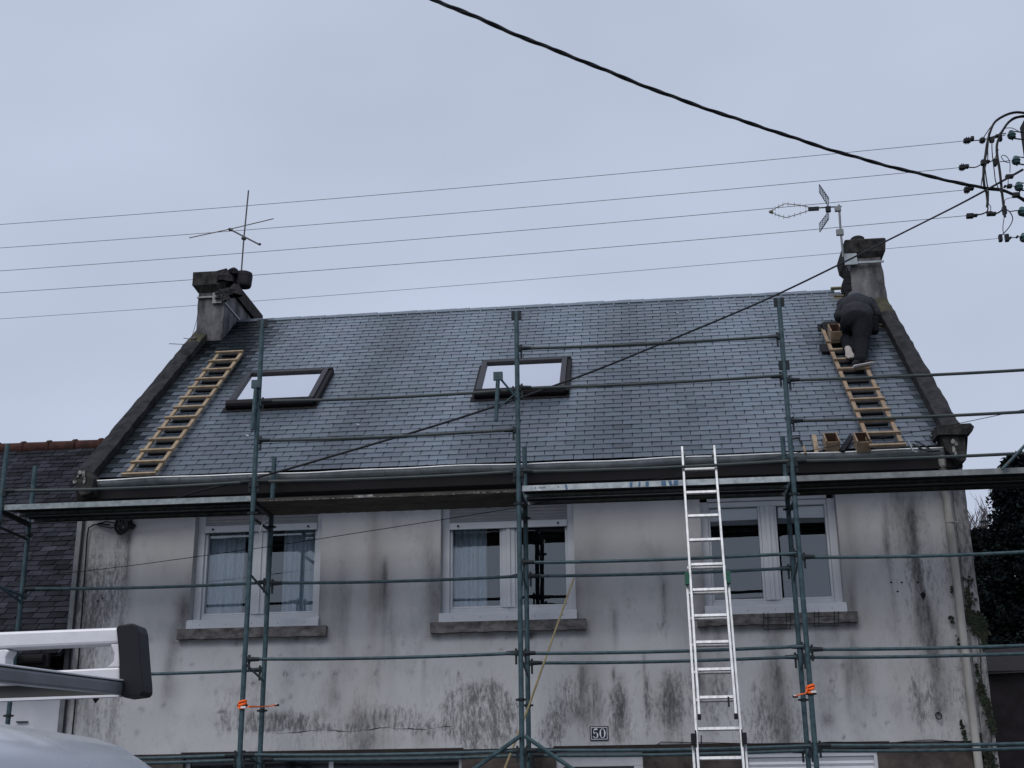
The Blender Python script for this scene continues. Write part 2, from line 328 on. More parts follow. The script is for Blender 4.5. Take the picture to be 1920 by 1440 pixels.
# halos beside the openings and under the sills
for (a, b, z0, z1) in OPEN:
    for x, sg in ((a, -1), (b, 1)):
        d = sg*(GX-x); inz = np.clip((GZ-z0+.25)/.25, 0, 1)*np.clip((z0+1.0-GZ)/.7, 0, 1)
        ST[..., 0] += .55*np.exp(-np.clip(d, 0, 9)/.07)*(d > -.01)*inz
        ST[..., 1] += .4*np.exp(-np.clip(d, 0, 9)/.16)*(d > -.01)*inz
    dz = 3.56-GZ; inx = 1/(1+np.exp(-(GX-a+.12)/.03))/(1+np.exp((GX-b-.12)/.03))
    ST[..., 0] += .65*np.exp(-np.clip(dz, 0, 9)/.05)*(dz > 0)*inx
ST[..., 0] += .35*np.exp(-(GX-XL)/.05)
B = [  # px, py, rx, ry, amount, channel
 (180, 1010, 40, 60, .35, 0), (175, 1150, 35, 60, .45, 0), (243, 1110, 10, 70, .6, 0), (240, 1000, 8, 60, .45, 1), (150, 1280, 25, 60, .5, 0), (190, 1090, 30, 50, .35, 2),
 (168, 1330, 22, 40, .5, 0), (215, 1290, 5, 90, .5, 0), (345, 1150, 14, 40, .7, 0), (320, 1230, 16, 40, .45, 0), (318, 1300, 22, 30, .4, 0), (310, 1370, 20, 40, .3, 2),
 (640, 1130, 25, 120, .35, 0), (703, 1130, 22, 140, .55, 1), (715, 1110, 16, 60, .55, 0), (735, 1200, 10, 120, .3, 0), (690, 1250, 40, 60, .35, 1), (810, 1100, 14, 90, .5, 0), (800, 1030, 10, 50, .3, 0),
 (628, 1310, 12, 22, .75, 0), (675, 1340, 22, 28, .7, 1), (690, 1350, 55, 18, .5, 0), (540, 1353, 50, 16, .85, 2), (560, 1355, 25, 10, .5, 0), (740, 1340, 50, 20, .6, 2), (690, 1390, 35, 25, .7, 0), (790, 1385, 14, 20, .6, 0),
 (600, 1365, 170, 5, .6, 2), (830, 1365, 60, 12, .9, 2), (450, 1350, 40, 25, .45, 2), (420, 1300, 60, 60, .2, 2), (510, 1342, 10, 9, .6, 0), (530, 1342, 10, 9, .5, 0), (597, 1338, 12, 8, .5, 0),
 (890, 1340, 50, 50, .85, 2), (940, 1350, 35, 45, .9, 2), (900, 1300, 60, 25, .4, 2), (1030, 1370, 25, 30, .8, 2), (1060, 1310, 30, 40, .7, 2), (1105, 1310, 20, 60, .9, 0), (1085, 1340, 30, 25, .8, 0), (1110, 1290, 12, 50, .5, 2),
 (1160, 1330, 16, 45, .9, 2), (1150, 1265, 3, 14, .9, 0), (1165, 1340, 12, 35, .6, 0), (1215, 1320, 6, 50, .9, 2), (1250, 1320, 22, 40, .9, 0), (1250, 1320, 30, 45, .8, 2), (1285, 1290, 20, 30, .6, 2), (1330, 1290, 30, 40, .4, 0), (1340, 1310, 40, 60, .5, 2),
 (1110, 1110, 22, 90, .25, 0), (1245, 1120, 10, 70, .4, 0), (1180, 1150, 60, 40, .2, 2), (1240, 1175, 14, 30, .5, 2), (1280, 1000, 20, 50, .2, 1), (1275, 1180, 14, 60, .4, 0), (1150, 1170, 8, 40, .4, 0),
 (1310, 1260, 16, 70, .5, 0), (1455, 1300, 26, 70, .95, 0), (1465, 1380, 30, 45, .9, 0), (1430, 1330, 24, 50, .6, 2), (1500, 1260, 20, 40, .3, 0), (1550, 1350, 16, 16, .75, 0), (1590, 1290, 7, 60, .5, 0), (1600, 1240, 14, 60, .45, 0), (1565, 1290, 8, 40, .5, 2),
 (1620, 1270, 20, 60, .4, 0), (1600, 1050, 14, 80, .45, 1), (1598, 1120, 8, 40, .6, 0), (1630, 1160, 40, 40, .4, 1), (1690, 960, 30, 80, .45, 0), (1720, 1000, 22, 60, .65, 0), (1700, 1100, 20, 60, .35, 2), (1660, 1020, 5, 40, .6, 0), (1730, 1080, 14, 30, .6, 2),
 (1731, 1117, 7, 12, 1.2, 0), (1733, 1180, 18, 60, .85, 0), (1745, 1200, 8, 60, .7, 0), (1735, 1190, 30, 70, .5, 1), (1760, 1270, 20, 60, .5, 1), (1752, 1290, 5, 50, .8, 0), (1758, 1330, 10, 16, .7, 0), (1775, 1290, 14, 60, .35, 0), (1740, 1320, 30, 50, .4, 2),
 (1800, 1100, 14, 100, .4, 0), (1790, 1000, 12, 80, .5, 0), (1815, 980, 14, 70, .5, 0), (1822, 1160, 18, 50, .6, 0), (1830, 1270, 16, 70, .6, 0), (1800, 1230, 20, 50, .4, 1), (1845, 1350, 12, 50, .3, 2), (1700, 1300, 60, 60, .25, 2), (1640, 1335, 5, 18, 1., 2), (1663, 1355, 6, 6, 1., 2),
 (960, 1290, 900, 90, .10, 2), (900, 1385, 500, 12, .15, 0), (1700, 1150, 160, 200, .12, 0), (1110, 1000, 30, 60, .15, 0)]
for q in B: blob(*q)
for q in [(703, 960, 1300, 10, .5, 1), (722, 1060, 1260, 5, .5), (655, 1110, 1260, 5, .3), (835, 1000, 1150, 6, .4), (628, 1260, 1320, 6, .5), (708, 1230, 1290, 4, .5), (796, 1240, 1345, 4, .5), (243, 985, 1400, 4, .7), (243, 1010, 1180, 5, .45, 1),
          (1150, 1150, 1260, 4, .5), (1247, 1100, 1200, 4, .5), (1094, 1250, 1350, 7, .5), (1207, 1230, 1300, 3, .5), (1658, 950, 1180, 4, .6), (1595, 1200, 1330, 5, .5), (1733, 1130, 1260, 12, .7), (1705, 960, 1200, 6, .5), (1720, 1060, 1140, 4, .6),
          (1755, 1230, 1330, 5, .7), (1455, 1180, 1420, 16, .6), (1250, 1260, 1390, 8, .5), (1165, 1270, 1380, 8, .5), (320, 1180, 1330, 8, .4), (440, 1290, 1340, 8, .2), (1000, 1170, 1240, 5, .25), (1345, 1180, 1300, 6, .4), (1585, 960, 1130, 9, .3, 1), (900, 1170, 1300, 30, .12), (1500, 1240, 1330, 6, .4)]:
    streak(*q)
for k in range(90):     # small knocks and pits
    px = random.uniform(170, 1780); py = random.uniform(1180, 1395); blob(px, py, random.uniform(2, 4.5), random.uniform(2, 6), random.uniform(.3, .9), 0)
for px in (535, 598, 632, 706, 740, 772, 835, 860): blob(px, 1263 if px < 780 else 1262, 5, 7, random.uniform(.25, .7), 2)
ST[..., 0] *= .55+.9*vnoise(GX, GZ, 9, 2.2, 3); ST[..., 2] *= .5+vnoise(GX, GZ, 12, 5, 5); ST[..., 1] *= .3+.7*vnoise(GX, GZ, 5, 1.5, 8)
ST[..., 1] *= .75
Z0 = W(900, 1395, YF).z; Z1 = W(900, 1250, YF).z
ST[..., 2] += .44*np.clip((Z1+.15-GZ)/(Z1-Z0), 0, 1)*np.clip((GX+5.0)/.6, 0, 1)*np.clip((2.0-GX)/.5, 0, 1)*(.4+.9*vnoise(GX, GZ, 2.2, 1.3, 21))+.16*np.clip((GZ-3.0)/.4, 0, 1)*vnoise(GX, GZ, 4.5, .8, 51)+.5*np.clip((GX-2.4)/.5, 0, 1)*(.3+vnoise(GX, GZ, 3, 1.3, 22))+.5*np.clip((-5.7-GX)/.4, 0, 1)*(.3+vnoise(GX, GZ, 3, 2, 23))
ST[..., 2] = np.where(ST[..., 2] > .7, .7+(ST[..., 2]-.7)*.2, ST[..., 2]); ST[..., 2] += .14*vnoise(GX, GZ, 1.6, 1.1, 31); ST[..., 0] += .16*vnoise(GX, GZ, 3.5, .9, 33)**2; ST[..., 1] += .22*vnoise(GX, GZ, 2.1, .7, 35)**2; ST = np.clip(ST, 0, 1.1)
fc = MB(); idx = np.arange(GX.size).reshape(GX.shape)
fc.v = [(float(x), YF, float(z)) for x, z in zip(GX.ravel(), GZ.ravel())]
fc.c = [(float(a), float(b), float(c), 1) for a, b, c in ST.reshape(-1, 3)]
for j in range(len(zs)-1):
    zc = (zs[j]+zs[j+1])/2
    for i in range(len(xs)-1):
        xc = (xs[i]+xs[i+1])/2
        if any(a < xc < b and c < zc < d for a, b, c, d in OPEN): continue
        fc.f.append((int(idx[j, i]), int(idx[j, i+1]), int(idx[j+1, i+1]), int(idx[j+1, i])))
fc.m = [0]*len(fc.f)
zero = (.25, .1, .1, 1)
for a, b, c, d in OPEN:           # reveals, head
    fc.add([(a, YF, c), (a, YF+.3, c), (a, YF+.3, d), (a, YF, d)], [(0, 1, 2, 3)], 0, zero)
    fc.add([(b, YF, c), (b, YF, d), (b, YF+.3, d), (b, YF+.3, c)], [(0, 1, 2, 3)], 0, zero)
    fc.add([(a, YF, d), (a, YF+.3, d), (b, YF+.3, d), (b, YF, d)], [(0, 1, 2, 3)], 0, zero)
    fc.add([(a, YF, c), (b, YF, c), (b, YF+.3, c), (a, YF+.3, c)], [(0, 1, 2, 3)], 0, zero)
# gable sides and rear
YB = 22.1; RZ = EZ+(18.13-EY)*math.tan(RA)
fc.add([(XL, YF, 0), (XL, YB, 0), (XL, YB, 5.2), (XL, 18.13, RZ-.1), (XL, YF, 5.5)], [(0, 4, 3, 2, 1)], 0, (.5, .2, .5, 1))
fc.add([(XR, YF, 0), (XR, YB, 0), (XR, YB, 5.2), (XR, 18.13, RZ-.1), (XR, YF, 5.5)], [(0, 1, 2, 3, 4)], 0, (.5, .2, .5, 1))
fc.add([(XL, YB, 0), (XR, YB, 0), (XR, YB, 5.3), (XL, YB, 5.3)], [(1, 0, 3, 2)], 0, zero)
wall = fc.build('wall', MT['facade'], house, attr=True)
# crack and the flaking line across the lower wall, corner pier
g = MB()
pts = []; rad = []
for k in range(70):
    x = 520+k*4.7; pts.append(W(x, 1373-(x-520)*.03+2.2*math.sin(x*.05)+random.uniform(-1.3, 1.3), YF-.003)); rad.append(max(.0008, .0018+.0018*math.sin(x*.09+1)+random.uniform(-.001, .001)))
g.tube(pts, rad, 5)
g.build('crack', MT['dark'], house)
g = MB()
for k in range(30):
    p = W(random.gauss(800, 35), 1366+random.gauss(0, 4)-.02*0, YF-.004); r = random.uniform(.004, .011)
    g.piece().obox(p, (r, 0, random.uniform(-.003, .003)), (0, .006, 0), (0, 0, r*.6))
g.build_each('flaked_plaster', MT['whitew'], house)
# ground floor wall, window, door, shutter
g = MB(); zz = ZB
def gf(a, b): g.piece().box(a, b, YF+.01, YF+.3, 0, zz)
gf(XL, -5.22); gf(-2.12, -1.1); gf(-.17, .9); gf(2.27, XR)
g.piece().box(-5.22, -2.12, YF+.01, YF+.3, 0, 1.0)
g.build_each('ground_floor_wall', MT['rock'], house)
g = MB(); g.piece().box(-5.24, -2.1, YF-.02, YF+.15, 2.285, 2.345); g.piece().box(-1.12, .9, YF-.03, YF+.05, 2.29, 2.345); g.piece().box(.903, 2.4, YF-.012, YF+.05, 2.27, 2.34); g.build_each('lintel', MT['lint'], house)
wn_ = MB(); wn_.box(-5.22, -2.12, YF+.1, YF+.16, 2.25, 2.28); wn_.box(-3.6, -3.55, YF+.1, YF+.16, 1.0, 2.25); wn_.box(-2.16, -2.12, YF+.1, YF+.16, 1, 2.25); wn_.box(-5.22, -5.17, YF+.1, YF+.16, 1, 2.25)
w0 = wn_.build('window', MT['pvcd'], house)
g = MB(); g.box(-5.17, -2.16, YF+.125, YF+.13, 1.0, 2.25); g.build('glass_pane', MT['vglass'], w0)
g = MB(); g.box(-1.1, -.17, YF+.04, YF+.1, 2.13, 2.29); g.box(-1.1, -1.02, YF+.04, YF+.1, .1, 2.13); g.box(-.27, -.17, YF+.04, YF+.1, .1, 2.13)
dr = g.build('door', MT['pvcd'], house, bevel=.006)
g = MB(); g.box(-1.02, -.27, YF+.11, YF+.15, .12, 2.13); g.build('door_leaf', MT['vglass'], dr)
g = MB(); g.tube([(-.36, YF+.06, 1.05), (-.36, YF+.04, 1.05), (-.46, YF+.04, 1.05)], .01); g.build('handle', MT['galv'], dr)
g = MB()
g.box(.92, 2.27, YF+.03, YF+.1, 2.2, 2.26, 0)
for k in range(38): g.obox((.94, YF+.06, .12+k*.055), (1.3, 0, 0), (0, -.012, .027), (0, .02, .02), 0); g.obox((.94, YF+.048, .147+k*.055), (1.3, 0, 0), (0, .012, .027), (0, .02, .0), 0)
g.box(2.235, 2.27, YF+.02, YF+.1, .1, 2.2)
g.build('roller_shutter', MT['pvc'], house)
# upper windows
def upper_window(k, a, b, shut_z, curtains):
    f = MB(); y0, y1 = YF+.15, YF+.22; z0, z1 = 3.812, 4.99 if shut_z is None else 5.05
    J = .085
    f.box(a, a+J, y0-.03, y1+.05, 3.78, z1); f.box(b-J, b, y0-.03, y1+.05, 3.78, z1)          # jambs / guide rails
    f.box(a+J, b-J, y0, y1, z0, z0+.055)
    top = (shut_z or 4.99)
    if shut_z is None: f.box(a+J, b-J, y0, y1, 4.93, 4.99); f.box(a+J, b-J, y0-.04, y0-.001, 4.99, 5.12)
    m = (a+b)/2
    f.box(m-.075, m+.075, y0-.012, y1, z0+.055, min(top, 4.93)+.0)
    f.box(m-.022, m+.022, y0-.03, y0-.013, z0+.055, min(top, 4.93))
    for u, v in ((a+J, m-.075), (m+.075, b-J)):      # casement rims
        f.box(u, u+.028, y0+.006, y1-.01, z0+.055, min(top, 4.93)); f.box(v-.028, v, y0+.006, y1-.01, z0+.055, min(top, 4.93)); f.box(u+.028, v-.028, y0+.006, y1-.01, z0+.055, z0+.08)
    fr = f.build('window', MT['pvc'], house, bevel=.006)
    p = MB()
    for u, v in ((a+J+.028, m-.103), (m+.103, b-J-.028)):
        p.add([(u, y1-.02, z0+.08), (v, y1-.02, z0+.08), (v, y1-.02, 5.0), (u, y1-.02, 5.0)], [(0, 1, 2, 3)])
    p.build('glass_pane', MT['pane'], fr)
    s = MB(); s.prism([(a-.01, YF+.115, 3.81), (a-.01, YF-.012, 3.80), (a-.01, YF-.05, 3.765), (a-.01, YF-.05, 3.693), (a-.01, YF-.006, 3.693), (a-.01, YF-.006, 3.76), (a-.01, YF+.115, 3.76)], (b-a+.02, 0, 0))
    for q in range(5): s.lathe((a+.15+q*(b-a-.3)/4, YF-.0495, 3.735), (0, -1, 0), [(0, .006), (.002, .005)], 6, 1)
    s.build('white_sill', [MT['pvc'], MT['black']], fr)
    if shut_z:
        h = MB(); h.box(a+J, b-J, YF+.1, YF+.14, shut_z, shut_z+.075)
        zq = shut_z+.077
        while zq < 5.1: h.prism([(a+J, YF+.12, zq), (a+J, YF+.108, zq+.02), (a+J, YF+.12, zq+.037), (a+J, YF+.132, zq+.037), (a+J, YF+.132, zq)], (b-a-2*J, 0, 0), 1); zq += .039
        for xx in (a+J+.1, b-J-.1): h.lathe((xx, YF+.1, shut_z+.035), (0, -1, 0), [(0, .013), (.02, .011)], 8, 2)
        h.build('roller_shutter', [MT['pvc'], MT['shut'], MT['black']], fr)
    # concrete sill, irregular lower edge
    cs = MB(); n = 24; A, Bx = a-.1, b+.11
    tp = [(A+(Bx-A)*i/n, 3.69) for i in range(n+1)]; bt = [(A+(Bx-A)*i/n, 3.575+random.uniform(-.006, .006)) for i in range(n+1)]
    poly = [(x, YF-.085, z) for x, z in bt]+[(x, YF-.085, z) for x, z in tp[::-1]]
    cs.prism(poly, (0, .083, 0)); cs.build('concrete_sill', MT['sill'], fr, recalc=True)
    # room behind
    r = MB(); x0, x1, yb = a-.5, b+.5, YF+3.4
    r.add([(x0, YF+.31, 2.9), (x1, YF+.31, 2.9), (x1, yb, 2.9), (x0, yb, 2.9), (x0, YF+.31, 5.3), (x1, YF+.31, 5.3), (x1, yb, 5.3), (x0, yb, 5.3)],
          [(0, 1, 2, 3), (4, 7, 6, 5), (3, 2, 6, 7), (0, 3, 7, 4), (1, 5, 6, 2)])
    r.build('room_interior', MT['room'], fr)
    for (u, v) in curtains:
        cu = MB(); n = 40; vs = []
        for i in range(n+1):
            x = u+(v-u)*i/n; y = YF+.33+.018*math.sin(i*1.25)+.01*math.sin(i*.57+1)
            vs += [(x, y, 3.72), (x, y, 5.05)]
        cu.add(vs, [(2*i, 2*i+2, 2*i+3, 2*i+1) for i in range(n)]); cu.build('curtain', MT['curtain'], fr, smooth=True)
    return fr
W1 = upper_window(0, *OPEN[0][:2], 4.83, [(-5.2, -4.74), (-4.28, -3.82)])
W2 = upper_window(1, *OPEN[1][:2], 4.77, [(-2.28, -1.87)])
W3 = upper_window(2, *OPEN[2][:2], None, [])
# blind behind the right window
g = MB(); g.box(.7, 1.97, YF+.24, YF+.25, 4.74, 4.95); g.build('blind', MT['shut'], W3)
# soffit, fascia, gutter
g = MB(); g.box(XL+.02, XR-.05, EY+.02, YF-.002, 5.2, 5.225); g.box(XL+.02, XR-.05, EY-.02, EY+.018, 5.17, 5.39); g.build('eaves_boards', MT['soff'], house)
g = MB(); cy, cz, R = YF-.42+.075, 5.375, .075; n = 10
A = [(cy+R*math.cos(math.pi+math.pi*i/n), cz+R*math.sin(math.pi+math.pi*i/n)) for i in range(n+1)]
xg0, xg1 = -6.44, 3.28; seg = 60
def sagz(x): return .006*math.sin(x*2.1)+.004*math.sin(x*5.3)
vs = []
for i in range(seg+1):
    x = xg0+(xg1-xg0)*i/seg
    for (y, z) in A: vs.append((x, y, z+sagz(x)))
m_ = n+1; g.add(vs, [(i*m_+k, (i+1)*m_+k, (i+1)*m_+k+1, i*m_+k+1) for i in range(seg) for k in range(n)], 0)
for x in (xg0, xg1): g.add([(x, y, z+sagz(x)) for y, z in A], [tuple(range(m_))], 0)
g.tube([(xg0+(xg1-xg0)*i/seg, cy-R, cz+.002+sagz(xg0+(xg1-xg0)*i/seg)) for i in range(seg+1)], .009, 6, 1)
x = xg0+.3
while x < xg1:
    g.tube([(x, cy+(R+.004)*math.cos(math.pi+math.pi*i/8), cz+sagz(x)+(R+.004)*math.sin(math.pi+math.pi*i/8)) for i in range(8)], .006, 5, 0); x += .4
gut = g.build('gutter', [MT['zinc'], MT['zincr']], house, smooth=True)
# downpipe
g = MB(); p0 = Vector((3.27, YF-.06, 5.0))
g.tube([(3.2, cy, 5.31), (3.2, cy, 5.22), (3.24, YF-.07, 5.0), (3.265, YF-.06, 4.9), (3.27, YF-.06, .2)], .043, 12, 0)
for z in (4.62, 3.2, 1.8): g.lathe((3.27, YF-.06, z), (0, 0, 1), [(0, .05), (.012, .052), (.03, .05)], 12, 0); g.box(3.27, 3.36, YF-.06, YF-.05, z+.01, z+.02)
g.build('downpipe', MT['pipe'], house, smooth=True)
# corner pier
g = MB(); nz_ = 60; vs = []; 
for j in range(nz_+1):
    z = 0+5.3*j/nz_; w = random.uniform(-.004, .004)
    vs += [(3.345, YF-.0, z), (3.345, YF-.025, z), (XR+.02+w, YF-.025, z), (XR+.02+w, YF+.4, z)]
g.add(vs, [(4*j+k, 4*j+k+1, 4*j+5+k, 4*j+4+k) for j in range(nz_) for k in range(3)], 0, (.75, .3, .75, 1))
g.build('corner_pier', MT['facade'], house, attr=True)
# left corner strip
g = MB(); g.box(-6.685, -6.6, YF-.03, YF+.1, 0, 5.2, 0); g.box(-6.62, -6.601, YF-.045, YF-.031, 0, 5.15, 1); g.build('corner_flashing', [MT['grey'], MT['black']], house)
# ---------------- roof of single slates
SLW, EXP = .222, .1265; SMAX = (18.13-EY)/math.cos(RA)
SKY = [(-5.31, -4.19, 1.85, 2.9), (-2.1, -.97, 1.85, 2.9)]
rf = MB()
XA, XB = -6.36, 3.27
rf.add([RP(XA-.05, -.02, -.03), RP(XB+.05, -.02, -.03), RP(XB+.05, SMAX, -.03), RP(XA-.05, SMAX, -.03)], [(0, 1, 2, 3)], 2)
rr_ = (RP(XA, SMAX, 0), )
rf.add([(XA-.05, 18.13, RZ-.03), (XB+.05, 18.13, RZ-.03), (XB+.05, YB+.2, 5.35), (XA-.05, YB+.2, 5.35)], [(0, 1, 2, 3)], 2)
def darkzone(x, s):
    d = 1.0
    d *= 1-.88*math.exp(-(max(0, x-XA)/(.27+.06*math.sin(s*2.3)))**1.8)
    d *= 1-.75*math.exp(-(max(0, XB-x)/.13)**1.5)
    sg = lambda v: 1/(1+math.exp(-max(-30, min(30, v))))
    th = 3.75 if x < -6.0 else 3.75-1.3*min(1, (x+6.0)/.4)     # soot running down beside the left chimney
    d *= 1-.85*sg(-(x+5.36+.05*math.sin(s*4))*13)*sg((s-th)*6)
    # dark runs below the skylights
    for a, b, u, v in SKY:
        if s < u: d *= 1-.3*(1/(1+math.exp(-22*(x-a))))*(1/(1+math.exp(22*(x-b))))*math.exp(-(u-s)/2.2)
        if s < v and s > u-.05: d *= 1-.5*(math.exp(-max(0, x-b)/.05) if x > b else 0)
    d *= .9+.2*float(vnoise(np.array(x), np.array(s), 5.5, .35, 41))+.12*(float(vnoise(np.array(x), np.array(s), 1.6, .8, 43))-.5)
    # darker vertical bands of wet slate
    for c, w, k in ((-3.55, .38, .33), (-.25, .5, .26), (-2.35, .25, -.14), (-1.0, .18, -.2), (1.35, .32, -.24), (.55, .22, .16), (-1.7, .25, .2), (2.2, .15, .1), (-4.35, .3, -.12), (2.0, .12, -.1)):
        d *= 1-k*math.exp(-((x-c+.05*math.sin(s*3))/w)**2)
    d *= 1-.6*math.exp(-((x-3.0)/.13)**2)*math.exp(-((s-3.1)/.45)**2)
    d *= 1-.55*math.exp(-((x-2.28)/.09)**2)*math.exp(-((s-3.2)/.35)**2)
    return d
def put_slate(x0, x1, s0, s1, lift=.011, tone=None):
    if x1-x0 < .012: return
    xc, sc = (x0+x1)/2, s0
    t = (1+random.gauss(0, .06))*darkzone(xc, sc)*(1.0 if random.random() > .02 else .78)*(.9+.3*sc/SMAX)  # paler up the slope: grazing sky sheen put into the tint
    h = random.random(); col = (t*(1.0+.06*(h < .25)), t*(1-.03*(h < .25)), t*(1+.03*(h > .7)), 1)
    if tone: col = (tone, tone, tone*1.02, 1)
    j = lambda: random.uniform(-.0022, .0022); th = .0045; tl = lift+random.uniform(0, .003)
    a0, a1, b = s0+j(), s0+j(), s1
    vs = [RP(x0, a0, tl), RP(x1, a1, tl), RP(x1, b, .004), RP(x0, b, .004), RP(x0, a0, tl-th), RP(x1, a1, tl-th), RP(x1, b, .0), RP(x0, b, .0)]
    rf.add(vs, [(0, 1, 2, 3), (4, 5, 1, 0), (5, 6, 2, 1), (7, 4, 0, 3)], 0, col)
nrow = int(SMAX/EXP)+1; row = 0
while row*EXP < SMAX-.2:
    s0 = row*EXP; s1 = s0+EXP+.035; x = XA-(row % 2)*SLW/2-SLW
    jit = random.uniform(-.006, .006)
    while x < XB:
        a, b = x+.0035+jit, x+SLW-.0035+jit; ivs = [(max(a, XA), min(b, XB))]
        for (u, v, p, q) in SKY:
            if s0+EXP*.5 > p-.02 and s0 < q+.02:
                nv = []
                for (m0, m1) in ivs:
                    if m1 <= u or m0 >= v: nv.append((m0, m1)); continue
                    if m0 < u: nv.append((m0, u))
                    if m1 > v: nv.append((v, m1))
                ivs = nv
        if s0 > 3.62: ivs = [(m0, min(m1, 2.98 if s0 < 4.7 else 2.93-.12*(row % 2))) for m0, m1 in ivs]   # stripped area by the right chimney
        for m0, m1 in ivs:
            put_slate(m0, m1, s0, s1)
            if m1-m0 > SLW*.8:
                rf.obox(RP((m0+m1)/2-.006, s0-.014, .0115), (.012, 0, 0), RU*.02, RN*.006, 1)
        x += SLW
    row += 1
s0 = row*EXP; x = XA; k = 0        # ridge course of larger slates, standing a little over the ridge
while x < 2.74:
    w = .205+random.uniform(-.01, .01); tp = SMAX+.02+random.choice([0, .004, .012, .02])
    a = RP(x, s0-.01, .024); b = RP(x+w, s0-.01+random.uniform(-.004, .004), .024); c = RP(x+w+.012, tp, .024); d = RP(x+.012, tp+random.uniform(-.004, .004), .02)
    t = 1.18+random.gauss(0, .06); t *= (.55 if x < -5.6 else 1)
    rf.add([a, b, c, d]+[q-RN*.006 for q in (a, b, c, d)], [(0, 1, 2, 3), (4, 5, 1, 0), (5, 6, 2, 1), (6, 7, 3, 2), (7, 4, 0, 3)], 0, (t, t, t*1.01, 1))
    x += w-.004
roof = rf.build('roof', [MT['slate'], MT['hook'], MT['felt']], house, attr=True)
# bare battens where slates are off
g = MB()
for k in range(13):
    s = 3.66+k*.115; x0 = 2.96 if s < 4.7 else 2.78
    g.obox(RP(x0+random.uniform(-.03, .02), s, -.02), (3.26-x0, 0, 0), RU*.042, RN*.03)
g.obox(RP(2.8, SMAX-.03, .03), (.25, 0, .0), RU*.04, RN*.04)
g.build('batten', MT['batten'], roof)
# skylights
def skylight(a, b, p, q):
    f = MB(); H = .11; t = .07
    def rb(x0, x1, s0, s1, o0, o1, mi=0): f.obox(RP(x0, s0, o0), (x1-x0, 0, 0), RU*(s1-s0), RN*(o1-o0), mi)
    rb(a, a+t, p, q, 0, H, 1); rb(b-t, b, p, q, 0, H, 1); rb(a+t, b-t, q-.075, q, 0, H+.003, 1); rb(a+t, b-t, p, p+.05, 0, H-.006, 0)
    f.tube([RP(a-.012, p+.015, H-.045), RP(b+.012, p+.015, H-.045)], .066, 12, 0)                       # rounded lower bar
    rb(a-.004, b+.004, p-.012, p+.02, 0, H-.03, 0)
    rb(b, b+.055, p-.02, q+.03, .0, .085, 0); rb(a-.05, a, p-.02, q+.03, 0, .03, 0)          # side flashings
    rb(b-.01, b+.045, q-.02, q+.045, .02, .1, 0)
    o = f.build('skylight', [MT['frame'], MT['framel']], house, bevel=.006)
    g = MB(); g.add([RP(a+t, p+.05, H-.03), RP(b-t, p+.05, H-.03), RP(b-t, q-.075, H-.03), RP(a+t, q-.075, H-.03)], [(0, 1, 2, 3)])
    g.build('glass_pane', MT['sky_pane'], o)
    g = MB(); g.add([RP(a+t, p+.05, H-.06), RP(b-t, p+.05, H-.06), RP(b-t, q-.075, H-.06), RP(a+t, q-.075, H-.06)], [(0, 1, 2, 3)]); g.build('blind', MT['whitew'], o)
    g = MB(); n = 30; vs = []
    for i in range(n+1):
        x = a-.06+(b-a+.12)*i/n; z = .016+.004*math.sin(i*1.7)
        vs += [RP(x, p-.10, z), RP(x, p-.0, .024)]
    g.add(vs, [(2*i, 2*i+2, 2*i+3, 2*i+1) for i in range(n)]); g.build('apron_flashing', MT['frame'], o, smooth=True)
    return o
for q in SKY: skylight(*q)
# parapets (sloping kerbs on the gables)
def parapet(x0, x1, off, mossy, s1):
    g = MB(); n = 44; k = 6; sm = s1
    vs = []; 
    for i in range(n+1):
        s = -.06+(sm+.06)*i/n
        j = lambda a=.008: random.uniform(-a, a)
        vs += [RP(x0+j(.005), s, -.25), RP(x0+j(.006), s, off+j()), RP((x0+x1)/2, s, off+.02+j()), RP(x1+j(.008), s, off+j()), RP(x1+j(.004), s, -.12)]
    m = 5; mi = 0
    g.add(vs, [(i*m+q, i*m+q+1, (i+1)*m+q+1, (i+1)*m+q) for i in range(n) for q in range(4)], 0)
    g.add([vs[q] for q in range(5)], [(0, 1, 2, 3, 4)], 0); g.add([vs[n*m+q] for q in range(5)], [(4, 3, 2, 1, 0)], 0)
    g.f = g.f
    o = g.build('gable_parapet', [MT['cement'], MT['moss']], house, recalc=True)
    for pl in o.data.polygons:
        c = pl.center
        if (c.z-EZ)/math.sin(RA) > s1-1.0 and pl.index < n*4: pl.material_index = 1
    return o
pl_ = parapet(-6.585, -6.37, .10, True, SMAX); pr_ = parapet(3.27, 3.47, .12, True, SMAX-.1)
# kneelers
g = MB(); g.prism([W(x, y, 13.96) for x, y in ((1756, 797), (1820, 793), (1827, 800), (1823, 809), (1812, 815), (1758, 815))], (0, .5, 0))
g.prism([W(x, y, 14.0) for x, y in ((1762, 813), (1809, 813), (1812, 862), (1800, 866), (1775, 845))], (0, .5, 0))
g.build('kneeler', MT['capm'], pr_, bevel=.004, recalc=True)
g = MB(); g.prism([W(x, y, 13.98) for x, y in ((134, 902), (145, 888), (152, 882), (166, 880), (176, 896), (172, 925), (150, 930), (143, 915))], (0, .5, 0))
g.build('kneeler', MT['capm'], pl_, bevel=.015, recalc=True)
g = MB()
def flake(cx, cy, w, h, Y):
    c = W(cx, cy, Y); n_ = 9; g.piece().prism([c+Vector((w*math.cos(a)*random.uniform(.5, 1.1), 0, h*math.sin(a)*random.uniform(.6, 1.1))) for a in [-2*math.pi*q/n_ for q in range(n_)]], (0, .012, 0))
for q in ((150, 886, .035, .03), (156, 890, .025, .05), (158, 900, .02, .05), (146, 893, .02, .02), (140, 903, .03, .02)): flake(*q, 13.965)
for q in ((1787, 828, .03, .035), (1793, 832, .02, .03), (1788, 842, .02, .045), (1792, 852, .015, .05)): flake(*q, 13.99)
